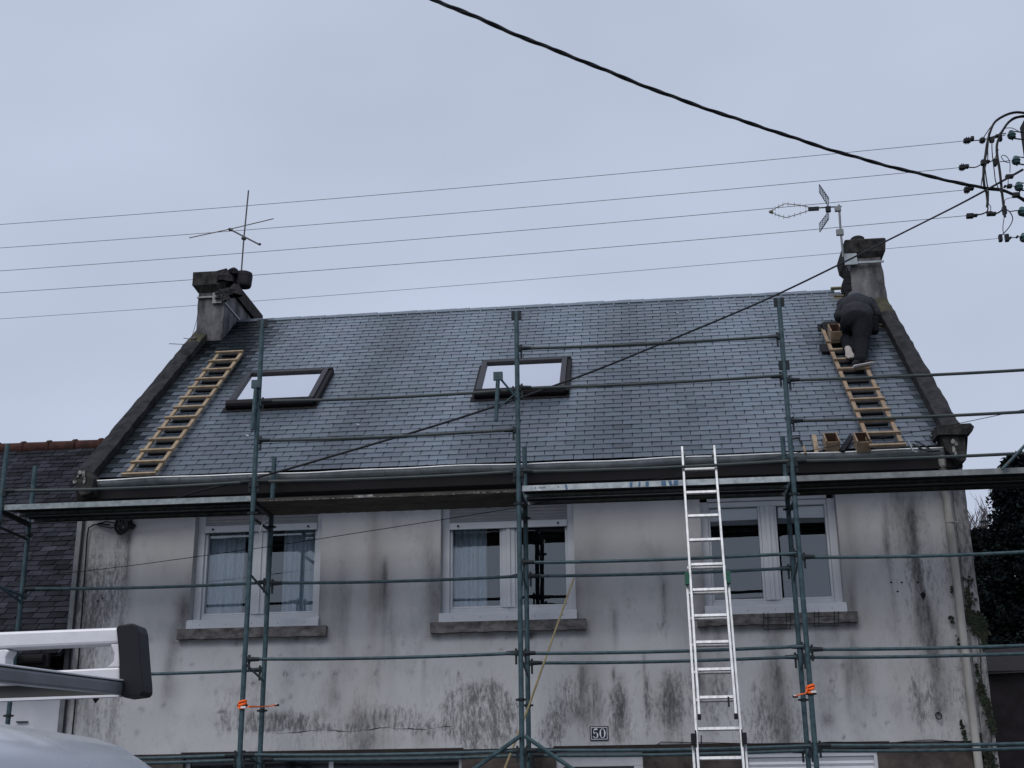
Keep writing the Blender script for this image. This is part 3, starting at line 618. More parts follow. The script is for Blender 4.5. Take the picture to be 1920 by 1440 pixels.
g.build_each('loose_mortar', MT['mortar'], house)
# chimneys
def lumpy(g, x0, x1, y0, y1, z0, z1, nz=10, mi=0, fl=0):
    vs = []
    for j in range(nz+1):
        z = z0+(z1-z0)*j/nz; e = fl*(1-j/nz)
        ring = [(x0-e, y0), ((x0+x1)/2, y0), (x1+e, y0), (x1+e, (y0+y1)/2), (x1+e, y1), ((x0+x1)/2, y1), (x0-e, y1), (x0-e, (y0+y1)/2)]
        for x, y in ring: vs.append((x+random.uniform(-.006, .006), y+random.uniform(-.006, .006), z))
    g.add(vs, [(j*8+k, j*8+(k+1) % 8, (j+1)*8+(k+1) % 8, (j+1)*8+k) for j in range(nz) for k in range(8)]+[tuple(nz*8+k for k in range(8))], mi)
g = MB(); lumpy(g, -6.54, -6.13, 17.5, 19.2, 8.0, 9.3)
chl = g.build('chimney', MT['chim'], house, bevel=.01); chl['label'] = 'left sooty chimney with a collapsed pot and an aerial'
g = MB(); lumpy(g, -6.61, -6.09, 17.42, 19.28, 9.22, 9.43, 2); g.prism([(-6.61, 17.42, 9.22), (-6.54, 17.5, 9.12), (-6.13, 17.5, 9.12), (-6.09, 17.42, 9.22)], (0, .001, 0)); g.build('chimney_cap', MT['capm'], chl, bevel=.015)
g = MB()
o = W(440, 522, 17.75)
b_ = W(455, 540, 17.62); g.lathe(b_, (.06, 0, 1), [(0, .06), (.02, .115), (.05, .125), (.2, .128), (.24, .12), (.23, .09)], 16, 0)
def rubble(c, r, seed):
    q = random.Random(seed); vs = []; nn = 12
    for lv, (rr, zz) in enumerate(((1, -.5), (1.05, 0), (.75, .45), (.3, .62))):
        for k in range(nn): a = 2*math.pi*k/nn; f_ = q.uniform(.75, 1.15); vs.append(c+Vector((r.x*rr*f_*math.cos(a), r.y*rr*f_*math.sin(a), r.z*(zz+q.uniform(-.1, .1)))))
    g.add(vs, [(l*nn+k, l*nn+(k+1) % nn, (l+1)*nn+(k+1) % nn, (l+1)*nn+k) for l in range(3) for k in range(nn)]+[tuple(3*nn+k for k in range(nn))])
rubble(W(424, 522, 17.5), Vector((.14, .15, .17)), 3); rubble(W(442, 545, 17.42), Vector((.1, .1, .16)), 5); rubble(W(437, 510, 17.5), Vector((.09, .1, .1)), 8)
g.obox(W(401, 511, 17.45), (.17, 0, .04), (0, .2, 0), (.02, 0, .02))
g.build('broken_pot', MT['pot'], chl)
g = MB()      # flashing strips, band and box of the aerial fixing
g.box(-6.545, -6.25, 17.47, 17.497, 9.03, 9.055); g.box(-6.3, -6.16, 17.455, 17.495, 8.93, 9.1)
g.obox((-6.123, 17.5, 8.93), (.012, 0, 0), (0, 1.5, 0), (0, 0, .03)); g.build('metal_band', MT['galvd'], chl)
g = MB()
for k in range(14): g.obox((random.uniform(-6.27, -6.08), 17.43+random.uniform(-.03, 0), random.uniform(8.9, 9.12)), (random.uniform(.02, .08), 0, .01), (0, .03, 0), (.01, 0, random.uniform(.02, .06)))
g.build('fixing_clutter', MT['black'], chl)
g = MB(); lumpy(g, 3.02, 3.44, 17.5, 18.25, 8.0, 9.2, 12, 0, .06)
chr_ = g.build('chimney', MT['chim'], house, bevel=.01); chr_['label'] = 'right grey chimney beside the worker'
g = MB(); vs = []
for z, e in ((9.12, .0), (9.2, .05), (9.38, .07), (9.4, .05)): vs += [(3.02-e, 17.5-e, z), (3.46+e, 17.5-e, z), (3.46+e, 18.25+e, z), (3.02-e, 18.25+e, z)]
g.add(vs, [(4*j+k, 4*j+(k+1) % 4, 4*j+4+(k+1) % 4, 4*j+4+k) for j in range(3) for k in range(4)]+[(12, 13, 14, 15)]); g.build('chimney_cap', MT['capm'], chr_, bevel=.01)
g = MB(); g.lathe((3.2, 17.8, 9.38), (0, 0, 1), [(0, .1), (.02, .105), (.16, .1), (.18, .1), (.2, .075)], 16); g.build('chimney_pot', MT['pot'], chr_)
g = MB(); g.box(2.93, 3.1, 17.42, 17.46, 9.0, 9.17, 0); g.box(3.0, 3.47, 17.44, 17.462, 9.02, 9.05, 0)
for k in range(6): g.obox((2.955-.012*k/6, 17.5, 8.98-.075*k-.08), (.012, 0, 0), (0, .7, 0), (.01, 0, .085), 1)
for k in range(5): g.obox((2.9, 17.485, 8.92-.1*k-.08), (.09, 0, 0), (0, .012, 0), (0, 0, .09), 1)
g.build('side_cladding', [MT['zinc'], MT['felt']], chr_)
# black wall cable of the left corner
g = MB(); pts = [W(x, y, YF-.03) for x, y in ((205, 984), (190, 982), (175, 984), (166, 990), (163, 1010), (160, 1060), (155, 1130), (148, 1230), (140, 1330), (133, 1400), (126, 1480))]
g.tube(pts, .009, 6); g.build('wall_cable', MT['cable'], house)
g = MB(); pts = [W(x, y, YF-.012) for x, y in ((1225, 1400), (1240, 1391), (1350, 1393), (1480, 1396), (1560, 1391), (1600, 1392), (1640, 1396), (1700, 1390), (1745, 1387), (1800, 1391), (1815, 1393))]
g.tube(pts, .004, 5); g.build('wall_cable', MT['cable'], house)
# pits in the wall: broken hole and iron ring
g = MB(); c = W(1731, 1117, YF-.004); g.piece().add([c+Vector((.025*math.cos(a)*(1+.4*math.sin(3*a)), 0, .04*math.sin(a))) for a in [i*math.pi/5 for i in range(10)]], [tuple(range(10))]); 
for px, py in ((1671, 1092), (1691, 1092), (1683, 1109), (1721, 1092), (183, 1127), (192, 1122)):
    c = W(px, py, YF-.004); g.piece().add([c+Vector((.012*math.cos(a), 0, .01*math.sin(a))) for a in [i*math.pi/4 for i in range(8)]], [tuple(range(8))])
g.build_each('hole', MT['dark'], house)
g = MB(); c = W(1760, 1342, YF-.03); g.tube([c+Vector((.03*math.cos(a), .01*math.sin(a), .035*math.sin(a))) for a in [i*math.pi/8 for i in range(17)]], .007, 6); g.obox(c+Vector((-.004, -.01, .02)), (.012, 0, 0), (0, .04, 0), (0, 0, .015)); g.build('iron_ring', MT['dsteel'], house)

# ================================================================== house number
pl = thing('house_number_plate', W(1123, 1375, YF-.01), 'small black enamel plate with white number 50 on the stained wall', 'sign')
pc = W(1123.5, 1375, YF-.01); pw, ph = .2, .15
g = MB(); g.box(pc.x-pw/2, pc.x+pw/2, YF-.014, YF-.002, pc.z-ph/2, pc.z+ph/2); g.build('plate', MT['enamel'], pl, bevel=.003)
g = MB(); yq = YF-.0155
def frame2(x0, x1, z0, z1, t):
    for a in ((x0, x1, z0, z0+t), (x0, x1, z1-t, z1), (x0, x0+t, z0+t, z1-t), (x1-t, x1, z0+t, z1-t)): g.box(a[0], a[1], yq-.001, yq, a[2], a[3])
frame2(pc.x-.088, pc.x+.088, pc.z-.063, pc.z+.063, .005); g.build('border', MT['enw'], pl)
def poly2(pts, parent, name, cx, h):       # 2D strokes (closed quads) in unit height
    g = MB()
    for st in pts:
        n = len(st)//2; 
        for i in range(n-1):
            q = [st[2*i], st[2*i+1], st[2*i+3], st[2*i+2]]
            g.prism([(cx+x*h, yq-.001, pc.z+(z-.5)*h) for x, z in q], (0, .001, 0))
    return g.build(name, MT['enw'], parent, recalc=True)
def arc(cx, cz, rx, rz, a0, a1, wmin, wmax, n=26):
    out = []
    for i in range(n+1):
        a = math.radians(a0+(a1-a0)*i/n); w = wmin+(wmax-wmin)*abs(math.cos(a))**1.5
        out += [(cx+(rx)*math.cos(a), cz+rz*math.sin(a)), (cx+(rx-w)*math.cos(a), cz+(rz-min(w, .06)*1.0)*math.sin(a))]
    return out
poly2([arc(0, .5, .32, .5, 0, 360, .045, .15)], pl, 'digit_zero', pc.x+.036, .1)
poly2([[(-.2, 1.0), (-.2, .86), (.2, 1.0), (.2, .86)], [(-.2, 1.0), (-.14, 1.0), (-.23, .5), (-.17, .5)], arc(-.0, .3, .28, .3, 145, -150, .05, .14), [(-.3, .2), (-.16, .2), (-.27, .1), (-.15, .08)]], pl, 'digit_five', pc.x-.038, .1)

# ================================================================== neighbour on the left
nb = thing('house', (-10.5, 18.1, 0), 'low left neighbouring house with dark old slate roof and red ridge tiles', 'house')
NE, NY = 3.42, 14.2; NR = math.radians(41.5)
nyr = 18.1; nzr = NE+(nyr-NY)*math.tan(NR)
# ridge height from the photograph
pz = W(100, 838, nyr); NR = math.atan((pz.z-NE)/(nyr-NY)); nzr = pz.z
NU, NN = Vector((0, math.cos(NR), math.sin(NR))), Vector((0, -math.sin(NR), math.cos(NR)))
def NP(x, s, o=0): return Vector((x, NY, NE))+NU*s+NN*o
g = MB(); sm = (nyr-NY)/math.cos(NR); row = 0; e = .118
g.add([NP(-14.5, 0, -.03), NP(-6.61, 0, -.03), NP(-6.61, sm, -.03), NP(-14.5, sm, -.03)], [(0, 1, 2, 3)], 1)
g.add([NP(-14.5, sm, -.03), NP(-6.61, sm, -.03), Vector((-6.61, 22, NE)), Vector((-14.5, 22, NE))], [(0, 1, 2, 3)], 1)
while row*e < sm:
    x = -12.5-(row % 2)*.1; s0 = row*e
    while x < -6.62:
        w = .2+random.uniform(-.012, .012); x1 = min(x+w-.011, -6.615); t = max(.3, 1+random.gauss(0, .3)); j = lambda: random.uniform(-.009, .009); tl = .010+random.uniform(0, .007)
        if x1-x > .02:
            a, b = s0+j(), s0+j()
            vs = [NP(x, a, tl), NP(x1, b, tl), NP(x1, s0+e+.02, .004), NP(x, s0+e+.02, .004), NP(x, a, tl-.007), NP(x1, b, tl-.007), NP(x1, s0+e+.02, 0), NP(x, s0+e+.02, 0)]
            g.add(vs, [(0, 1, 2, 3), (4, 5, 1, 0), (5, 6, 2, 1), (7, 4, 0, 3)], 0, (t*(1+random.uniform(-.05, .08)), t, t*1.06, 1))
        x += w
    row += 1
g.build('roof', [MT['oldslate'], MT['felt']], nb, attr=True)
g = MB(); x = -12.6; k = 0
while x < -6.7:
    x1 = min(x+.42, -6.62)
    g.lathe((x, nyr, nzr-.02), (1, 0, .004), [(0, .105), (.03, .125), (.07, .125), (.08, .105), (x1-x, .1)], 14); x += .405
g.build('ridge_tiles', MT['tile'], nb, smooth=True)
g = MB(); g.box(-14.5, -6.7, YF+.0, YF+.2, 0, 3.2); g.box(-14.5, -6.7, 21.8, 22, 0, 3.4); g.box(-14.5, -14.3, YF, 22, 0, 3.3); g.build('wall', MT['whitew'], nb)
g = MB(); g.box(-14.5, -6.72, NY-.06, NY, 3.27, 3.42); g.box(-14.5, -6.72, NY, YF, 3.22, 3.27); g.tube([(-14.5, NY-.1, 3.36), (-6.75, NY-.1, 3.36)], .05, 10); g.build('gutter', MT['soff'], nb)
g = MB(); g.box(-8.9, -7.6, YF-.02, YF-.001, 1.0, 2.3); g.box(-7.18, -7.05, YF-.03, YF-.001, 2.7, 2.715); g.build('window', MT['vglass'], nb)

# ================================================================== scaffolding
sc = thing('scaffolding', (-1.3, 13.65, .12), 'green tubular steel scaffolding with decks across the whole house front', 'scaffolding')
PX = [-7.04, -4.2, -1.34, 1.5, 4.34]
def post(x, y, z1, tops):
    g = MB(); g.tube([(x, y, .14), (x, y, z1)], .0265, 10)
    o = g.build('post', MT['green'], sc, smooth=True)
    g = MB(); g.box(x-.08, x+.08, y-.08, y+.08, .122, .132); g.build('base_plate', MT['dsteel'], o); g = MB()
    for z in (2.72, 4.72):
        if z < z1-.1: g.piece().lathe((x, y, z), (0, 0, 1), [(0, .026), (.004, .034), (.03, .034), (.034, .026)], 10); g.box(x-.055, x+.055, y-.012, y+.012, z+.008, z+.028)
    for z in tops: g.piece().box(x-.055, x-.012, y-.02, y+.01, z-.095, z, 0); g.box(x+.012, x+.055, y-.02, y+.01, z-.095, z, 0)
    g.build_each('coupler', MT['dsteel'], o)
    return o
for i, x in enumerate(PX):
    post(x, YO, (6.95, 6.95, 6.89, 6.9, 6.1)[i] if i else 5.62, [5.12]+([6.95, 6.9, 6.9][i-1:i] if 0 < i < 4 else [])+([6.18] if i == 3 else []))
    post(x, YI, 5.55, [])
def rail(i, y, z, m='rust', sag=.018, sw=0):
    x0, x1 = PX[i]+.03, PX[i+1]-.03; g = MB(); n = 14; pts = []; rad = []
    dz = random.uniform(-.01, .01)
    for k in range(n+1):
        t = k/n; e = min(t, 1-t)*(x1-x0)
        pts.append((x0+(x1-x0)*t, y+.01*math.sin(t*3+i), z+dz*(t-.5)-sag*4*t*(1-t))); rad.append(.0172)
    g.tube(pts, rad, 8)
    o = g.build('ledger', MT[m], sc, smooth=True)
    c = MB()
    for x, s in ((x0, 1), (x1, -1)):
        xx = x-s*.012; c.piece()
        c.box(min(xx, xx+s*.028), max(xx, xx+s*.028), y-.022, y+.022, z-.03, z+.026); c.obox((x+s*.006, y-.006, z-.115), (s*.022, 0, 0), (0, .014, 0), (0, 0, .16)); c.tube([(x, y, z), (x+s*.12, y, z-.002)], [.027, .02], 8)
    c.build_each('wedge_coupler', MT['dsteel'], o)
for i in range(4): rail(i, YO, 5.085); rail(i, YO, 2.25, 'green'); rail(i, YI, 2.235, 'green')
for i, z in ((1, 5.99), (1, 5.545), (2, 6.465), (2, 6.015), (3, 5.97), (3, 5.52), (1, 3.2), (2, 3.195), (3, 3.165), (2, 4.12), (3, 4.085)): rail(i, YO, z, 'rust' if z > 5 else 'green', .03 if z == 4.085 else .018)
for i, z in ((0, 4.12), (1, 4.105), (2, 4.1), (0, 3.17), (2, 3.175), (3, 3.165)): rail(i, YI, z, 'green')
def strut(a, b, r=.014, name='brace', m='green'):
    g = MB(); g.tube([a, b], r, 7); return g.build(name, MT[m], sc, smooth=True)
for x in PX:
    for z in (2.24, 3.1, 4.03):
        strut((x, YO, z+.06), (x+.0, YI, z-.05), .013)
    g = MB(); g.box(x-.022, x+.022, YO+.027, YI-.027, 4.84, 4.885); g.box(x-.012, x+.012, YO+.027, YI-.027, 4.68, 4.7)
    for k in range(5): g.lathe((x-.03, YO+.1+k*.12, 4.86), (-1, 0, 0), [(0, .012), (.012, .009)], 6, 1)
    g.build('transom', [MT['dsteel'], MT['galv']], sc)
strut(W(976, 1380, YO-.03), (PX[1], YO-.03, .5), .021); strut(W(984, 1380, YO-.035), (PX[3], YO-.035, .45), .021)
strut(W(1879, 880, YO-.02), W(1960, 795, YO-.02), .016); strut(W(-40, 1085, YO), W(45, 1118, YI), .016)
# offset guard posts with their struts
for (a, b, c, d) in (((481, 715), (473, 806), (484, 722), (489, 762)), ((934, 700), (930, 790), (940, 712), (970, 748))):
    g = MB(); A_, B_ = W(*a, YO-.06), W(*b, YO-.06); g.tube([B_, A_], .023, 9)
    g.box(A_.x-.05, A_.x+.05, YO-.085, YO-.05, A_.z-.08, A_.z+.01); g.tube([W(*c, YO-.05), W(*d, YO-.02)], .012, 6); g.tube([W(b[0]+1, b[1]-22, YO-.05), W(d[0]-1, d[1]-12, YO-.02)], .01, 6)
    g.build('guard_post', MT['green'], sc)
# decks
def deck(i, steel):
    x0, x1 = PX[i]+.035, PX[i+1]-.035; o = None
    for k, (ya, yb) in enumerate(((13.32, 13.64), (13.66, 13.98))):
        g = MB(); 
        if steel:
            g.box(x0, x1, ya, ya+.003, 4.875, 4.935, 0); g.box(x0, x1, yb-.003, yb, 4.875, 4.935, 0); g.box(x0, x1, ya+.003, yb-.003, 4.925, 4.93, 1)
            g.box(x0, x1, ya+.003, ya+.025, 4.875, 4.879, 1); g.box(x0, x1, yb-.025, yb-.003, 4.875, 4.879, 1)
            for q in range(3): g.box(x0, x1, ya+.07+q*.08, ya+.085+q*.08, 4.9, 4.925, 1)
            for q in range(6):
                xx = x0+.3+q*(x1-x0-.6)/5; g.box(xx, xx+.06, ya+.03, ya+.06, 4.9, 4.91, 2)
            mts = [(MT['galv'], MT['galv'], MT['galvb'], MT['galvd'])[i], MT['under'], MT['galvd']]
        else:
            n = 60; vs = []
            for q in range(n+1):
                x = x0+(x1-x0)*q/n; j = random.uniform(-.003, .003); vs += [(x, ya, 4.865+j), (x, ya, 4.90+j*.4), (x, yb, 4.90), (x, yb, 4.865+j)]
            g.add(vs, [(4*q+r, 4*q+4+r, 4*q+4+(r+1) % 4, 4*q+(r+1) % 4) for q in range(n) for r in range(4)], 0)
            mts = [MT['deckw']]
        o = g.build('deck_board', mts, sc, recalc=not steel)
        if not steel and k == 0:
            g = MB(); a = W(665, 920, 13.317); b = W(700, 919, 13.317); g.obox((a.x, 13.314, 4.868), (b.x-a.x, 0, .002), (0, .003, 0), (0, 0, .028))
            for q in range(120):
                xx = random.uniform(x0, x1); g.box(xx, xx+random.uniform(.004, .02), 13.3165, 13.3185, 4.867+random.random()*.004, 4.867+random.uniform(.004, .012))
            for q in range(60):
                xx = random.gauss(-1.65, .12); g.box(xx, xx+random.uniform(.004, .02), 13.3165, 13.3185, 4.875, 4.875+random.uniform(.004, .016))
            g.build('worn_paint', MT['mortar'], o)
        if i == 2 and k == 0:
            g = MB()
            for q, xx in enumerate((-1.17, -1.13, -1.11, -1.09, -1.07, -.93)): g.piece().box(xx, xx+.01, 13.3165, 13.3195, 4.9, 4.912)
            for px in (1060, 1180, 1196, 1210, 1240, 1255, 1262): xx = W(px, 900, 13.3).x; g.piece().obox((xx, 13.3165, 4.88), (.012+random.random()*.04, 0, 0), (0, .003, 0), (.03*(random.random()-.5), 0, .05), 1)
            g.build_each('paint_mark', [MT['dsteel'], MT['blue']], o)
deck(0, 1); deck(1, 0); deck(2, 1); deck(3, 1)

# ================================================================== aluminium ladder leaning on the scaffold
al = thing('extension_ladder', (.555, 11.77, .12), 'white aluminium extension ladder leaning on the scaffold deck right of number 50', 'ladder')
lx = .555; dY = .31
def LP(x, z, o=0): return Vector((x, 13.385+(z-5.09)*dY-o, z))
ld = LP(0, 1)-LP(0, 0); lu = ld.normalized(); ln = lu.cross(X3).normalized()
if ln.y > 0: ln = -ln
def section(w, z0, z1, off, rungs, m='alu', nm='section', ztop=None, rm=None):
    g = MB()
    for s in (-1, 1):
        a, b = LP(lx+s*(w/2-.012), z0, off), LP(lx+s*(w/2-.012), z1, off); g.bar(a, b, .024, .06, upv=ln, mi=0)
    o = g.build('stile', MT[m], al, bevel=.003)
    for z in rungs:
        g = MB(); g.bar(LP(lx-w/2+.024, z, off), LP(lx+w/2-.024, z, off), .03, .03, upv=ln); g.build('rung', MT['alu'], al, bevel=.003)
    return o
def zof(px, py, off=0):
    d = ray(px, py); n = Vector((0, 1, -dY)); p0 = LP(lx, 5.09, off); t = (p0-CAM).dot(n)/d.dot(n); return (CAM+d*t).z
zt = zof(1310, 839); zr = [zof(1315, y) for y in (881, 924, 970)]; stp = .265
rz = [zr[0]-k*stp for k in range(10)]
section(.36, zof(1350, 1345), zt, .02, [z for z in rz if z > zof(1350, 1335)])
section(.43, 1.2, zof(1320, 1085), -.045, [z-.02 for z in [rz[0]-k*stp for k in range(4, 16)] if 1.3 < z])
section(.50, .12, zof(1350, 1390), -.11, [rz[0]-k*stp-.03 for k in range(12, 20) if rz[0]-k*stp > .3])
g = MB()
for s in (-1, 1):
    p = LP(lx+s*.2, zof(1320, 1085), .0); g.piece().obox(p+Vector((-.022, -.06, -.06)), (.044, 0, 0), (0, .08, 0), (0, 0, .12), 0)
    p = LP(lx+s*.168, zof(1350, 1345), .02); g.piece().obox(p+Vector((-.016, -.035, -.02)), (.032, 0, 0), (0, .07, 0), (0, 0, .05), 1)
    p = LP(lx+s*.23, zof(1350, 1385), -.04); g.piece().obox(p+Vector((-.025, -.07, -.05)), (.045, 0, 0), (0, .09, 0), (0, 0, .1), 1); g.obox(p+Vector((-s*.02-.006, -.05, -.12)), (.012, 0, 0), (0, .03, 0), (0, 0, .2), 1)
    p = LP(lx+s*.155, zt-.08, -.01); g.piece().lathe(p, (s, .0, 0), [(-.02, .02), (-.01, .04), (.01, .04), (.02, .02)], 12, 2)
g.build_each('guide_bracket', [MT['gplast'], MT['black'], MT['galvd']], al, bevel=.003)
g = MB(); g.piece().tube([LP(lx+.11, zof(1350, 1308), .05), LP(lx+.11, zof(1350, 1326), .05)], .01, 6); g.piece().tube([LP(lx-.16, zof(1350, 1378), -.02), LP(lx-.165, zof(1350, 1400), -.02)], .006, 5); g.build_each('catch', MT['black'], al)

# ================================================================== wooden roof ladders
def roof_ladder(x0, x1, s0, s1, rungs, m, label, shade_strips):
    t = thing('roof_ladder', RP((x0+x1)/2, s0, 0), label, 'ladder')
    for a in (x0, x1-.045):
        g = MB(); g.obox(RP(a, s0, .055), (.045, 0, 0), RU*(s1-s0), RN*.035); g.build('stile', MT[m], t, bevel=.003)
    for s in rungs:
        g = MB(); e = random.uniform(.005, .02); g.obox(RP(x0-e, s, .09), (x1-x0+2*e, random.uniform(-.004, .004), 0), RU*.038, RN*.03); g.build('rung', MT[m], t, bevel=.002)
    g = MB()
    for s in rungs: g.piece().obox(RP(x0+.05, s+.06, .016), (x1-x0-.1, 0, 0), RU*random.uniform(.08, .12), RN*.03)  # dark strips modelled in place of the rungs' shadow on the slates
    g.build_each('rung_shade_strip', MT['felt'], t, bevel=.01)
    return t
def sof(px, py, off=.1): p = RF(px, py, off); return (p-Vector((0, EY, EZ))).dot(RU)
rl = [sof(x, y, .11) for x, y in ((262, 889), (280, 866), (297, 844), (313, 823.5), (328, 802.5), (344, 782.5), (359, 763), (373, 745), (387, 726), (399, 710), (412, 692.5), (424, 676), (436, 660))]
roof_ladder(-5.98, -5.6, -.02, rl[-1]+.03, rl, 'woody', 'pale yellow wooden roof ladder lying on the slates at the left', False)
rr2 = [sof(x, y, .11) for x, y in ((1665, 835), (1658, 812), (1652, 788.5), (1645, 768), (1640, 748), (1634, 729), (1625, 709), (1608, 691), (1600, 673), (1595, 655), (1580, 640))]
roof_ladder(2.42, 2.80, -.02, 3.62, rr2, 'wood', 'brown wooden roof ladder under the crouching worker', True)

# ================================================================== tools along the right gutter
def openbox(name, c, w, d, h, m, label, cat, ax=X3, group='wooden boxes on the roof'):
    t = thing(name, c, label, cat, group); g = MB(); c = Vector(c); ti = .012
    ex = ax.normalized(); ez = (RN+Vector((0, 0, .1))).normalized(); ey = ez.cross(ex).normalized(); c = c+ey*d/2
    o = c-ex*w/2-ey*d/2
    g.obox(o, ex*w, ey*d, ez*ti); g.build('bottom', MT[m], t)
    g = MB(); g.obox(o+ez*ti, ex*ti, ey*d, ez*h); g.obox(o+ez*ti+ex*(w-ti), ex*ti, ey*d, ez*h); g.obox(o+ez*ti+ex*ti, ex*(w-2*ti), ey*ti, ez*h*.9); g.obox(o+ez*ti+ex*ti+ey*(d-ti), ex*(w-2*ti), ey*ti, ez*h)
    g.build('sides', MT['wood'], t, bevel=.002)
    g = MB(); p = o+ez*(ti+.001)+ex*(ti+.001)+ey*(ti+.001); iw, idp, ih = w-2*ti-.002, d-2*ti-.002, h-.006
    g.obox(p, ex*iw, ey*idp, ez*.006); g.obox(p+ez*.006, ex*.004, ey*idp, ez*ih); g.obox(p+ez*.006+ex*(iw-.004), ex*.004, ey*idp, ez*ih); g.obox(p+ez*.006+ey*(idp-.004)+ex*.004, ex*(iw-.008), ey*.004, ez*ih); g.build('lining', MT['woodd'], t)
    return t
openbox('wooden_box', RF(1562, 848, .02), .15, .25, .12, 'wood', 'open wooden box standing in the gutter between batten and slate', 'box')
openbox('wooden_box', RF(1620, 848, .02), .15, .26, .12, 'wood', 'open wooden box on the gutter touching the roof ladder', 'box')
openbox('wooden_box', RF(1569, 638, .13), .15, .3, .12, 'wood', 'open wooden box hung near the top of the roof ladder by the worker', 'box')
t = thing('hammer', RF(1509, 850, .03), 'slater hammer with yellow handle end standing on the gutter', 'hammer')
g = MB(); g.tube([RF(1511, 851, .03), RF(1506, 836, .05)], .014, 8, 0); g.build('handle', MT['woody'], t)
g = MB(); g.tube([RF(1506, 838, .05), RF(1497, 821, .06)], .011, 8); g.obox(RF(1484, 824, .06), (.1, 0, .01), (0, .02, 0), (0, 0, .018)); g.obox(RF(1484, 818, .06), (.1, 0, .0), (0, .015, 0), (0, 0, .01)); g.build('head', MT['black'], t)
t = MB(); t.bar(W(1532, 850, 14.1), RF(1526, 816, .05), .05, .02, upv=RN); tag(t.build('batten_offcut', MT['woody'], bevel=.002), 'pale wooden batten offcut leaning on the slates above the gutter', 'wood offcut')
t = MB(); t.bar(RF(1578, 846, .04), RF(1597, 818, .06), .06, .03, upv=RN); tag(t.build('slate_bundle', MT['felt'], bevel=.004), 'dark slate leaning diagonally beside the open wooden boxes', 'slate')
t = MB(); p = RF(1538, 843, .05); t.lathe(p, (1, .2, .2), [(-.03, .004), (-.02, .02), (.02, .018), (.03, .006)], 10); t.tube([p, RF(1531, 833, .06)], .008, 6); tag(t.build('glove', MT['sole']), 'small crumpled pale rag beside the batten offcut', 'rag')
t = thing('pry_bar', RF(1735, 845, .03), 'black pry bars and curved hook lying at the right end of the gutter', 'tool')
g = MB(); g.tube([RF(1703, 826, .04), RF(1712, 846, .04), RF(1720, 848, .04)], .009, 6); g.build('bar', MT['galv'], t)
g = MB(); g.tube([RF(1712, 833, .04), RF(1730, 843, .04), RF(1745, 846, .04), RF(1762, 845, .04)], .012, 6); g.tube([RF(1720, 828, .04), RF(1738, 838, .05), RF(1748, 846, .04)], .009, 6); g.build('hook', MT['black'], t)
t = MB(); t.tube([RF(1745, 816, .05), RF(1755, 822, .05), RF(1757, 832, .04)], .008, 6); tag(t.build('gutter_hook', MT['galv']), 'small bright bent hook on the slates under the right parapet', 'hook')
# bag, dark slate sheet near the worker
t = thing('tool_bag', RF(1556, 622, .05), 'black tool bag hooked on the left side of the roof ladder top', 'bag')
g = MB(); p = RF(1556, 623, .04); g.obox(p+Vector((-.1, -.06, -.03)), (.25, 0, 0), (0, .12, .03), (0, 0, .17)); g.build('body', MT['black'], t, bevel=.03)
g = MB(); g.obox(p+Vector((-.155, -.02, .02)), (.05, 0, 0), (0, .05, 0), (0, 0, .1)); g.build('pocket', MT['dsteel'], t, bevel=.01)
t = MB(); t.obox(RF(1541, 664, .02), (.13, 0, 0), RU*.26, RN*.04); tag(t.build('black_pad', MT['felt'], bevel=.01), 'dark folded pad below the tool bag beside the roof ladder', 'pad')

# ================================================================== worker
def skin(name, verts, edges, m, parent, lv=2):
    me = bpy.data.meshes.new(name); me.from_pydata([tuple(v[0]) for v in verts], edges, []); ob = bpy.data.objects.new(name, me); COL.objects.link(ob)
    sk = ob.modifiers.new('skin', 'SKIN'); sk.use_smooth_shade = True; sb = ob.modifiers.new('sub', 'SUBSURF'); sb.levels = lv; sb.render_levels = lv
    for i, v in enumerate(verts):
        r = v[1]; d = me.skin_vertices[0].data[i]; d.radius = (r, r) if not isinstance(r, tuple) else r; d.use_root = (i == 0)
    dg = bpy.context.evaluated_depsgraph_get(); dg.update()
    me2 = bpy.data.meshes.new_from_object(ob.evaluated_get(dg)); bpy.data.objects.remove(ob)
    me2.name = name; me2.materials.clear(); me2.materials.append(m); me2.polygons.foreach_set('use_smooth', [True]*len(me2.polygons))
    o = bpy.data.objects.new(name, me2); COL.objects.link(o)
    if parent: o.parent = parent; o.matrix_parent_inverse = Matrix.Translation(-world_loc(parent))
    return o
J = dict(pel=W(1606, 602, 16.22), spine=W(1606, 588, 16.4), chest=W(1606, 574, 16.62), neck=W(1604, 565, 16.9), head=W(1602, 559, 17.02), crown=W(1602, 555, 17.12),
         hl=W(1595, 606, 16.2), hr=W(1617, 605, 16.2), kr=RF(1615, 645, .2), ar=RF(1613, 677, .17), kl=RF(1588, 630, .13), al=RF(1592, 661, .14),
         sl=W(1584, 572, 16.76), sr=W(1629, 572, 16.76), el=W(1574, 592, 16.72), wl=W(1577, 606, 16.9), er=W(1641, 588, 16.72), wr=W(1639, 575, 17.0))
fr_toe = W(1640, 681, 16.1); 
wk = thing('person', W(1618, 688, 16.1), 'person in black jacket and trousers bent over on the right roof ladder', 'person')
K = ['pel', 'spine', 'chest', 'neck', 'head', 'crown', 'hl', 'kl', 'al', 'hr', 'kr', 'ar', 'sl', 'el', 'wl', 'sr', 'er', 'wr']
Rb = dict(pel=(.13, .1), spine=(.125, .09), chest=(.15, .1), neck=.052, head=.088, crown=.07, hl=.085, kl=.055, al=.038, hr=.085, kr=.055, ar=.038, sl=.055, el=.042, wl=.028, sr=.055, er=.042, wr=.028)
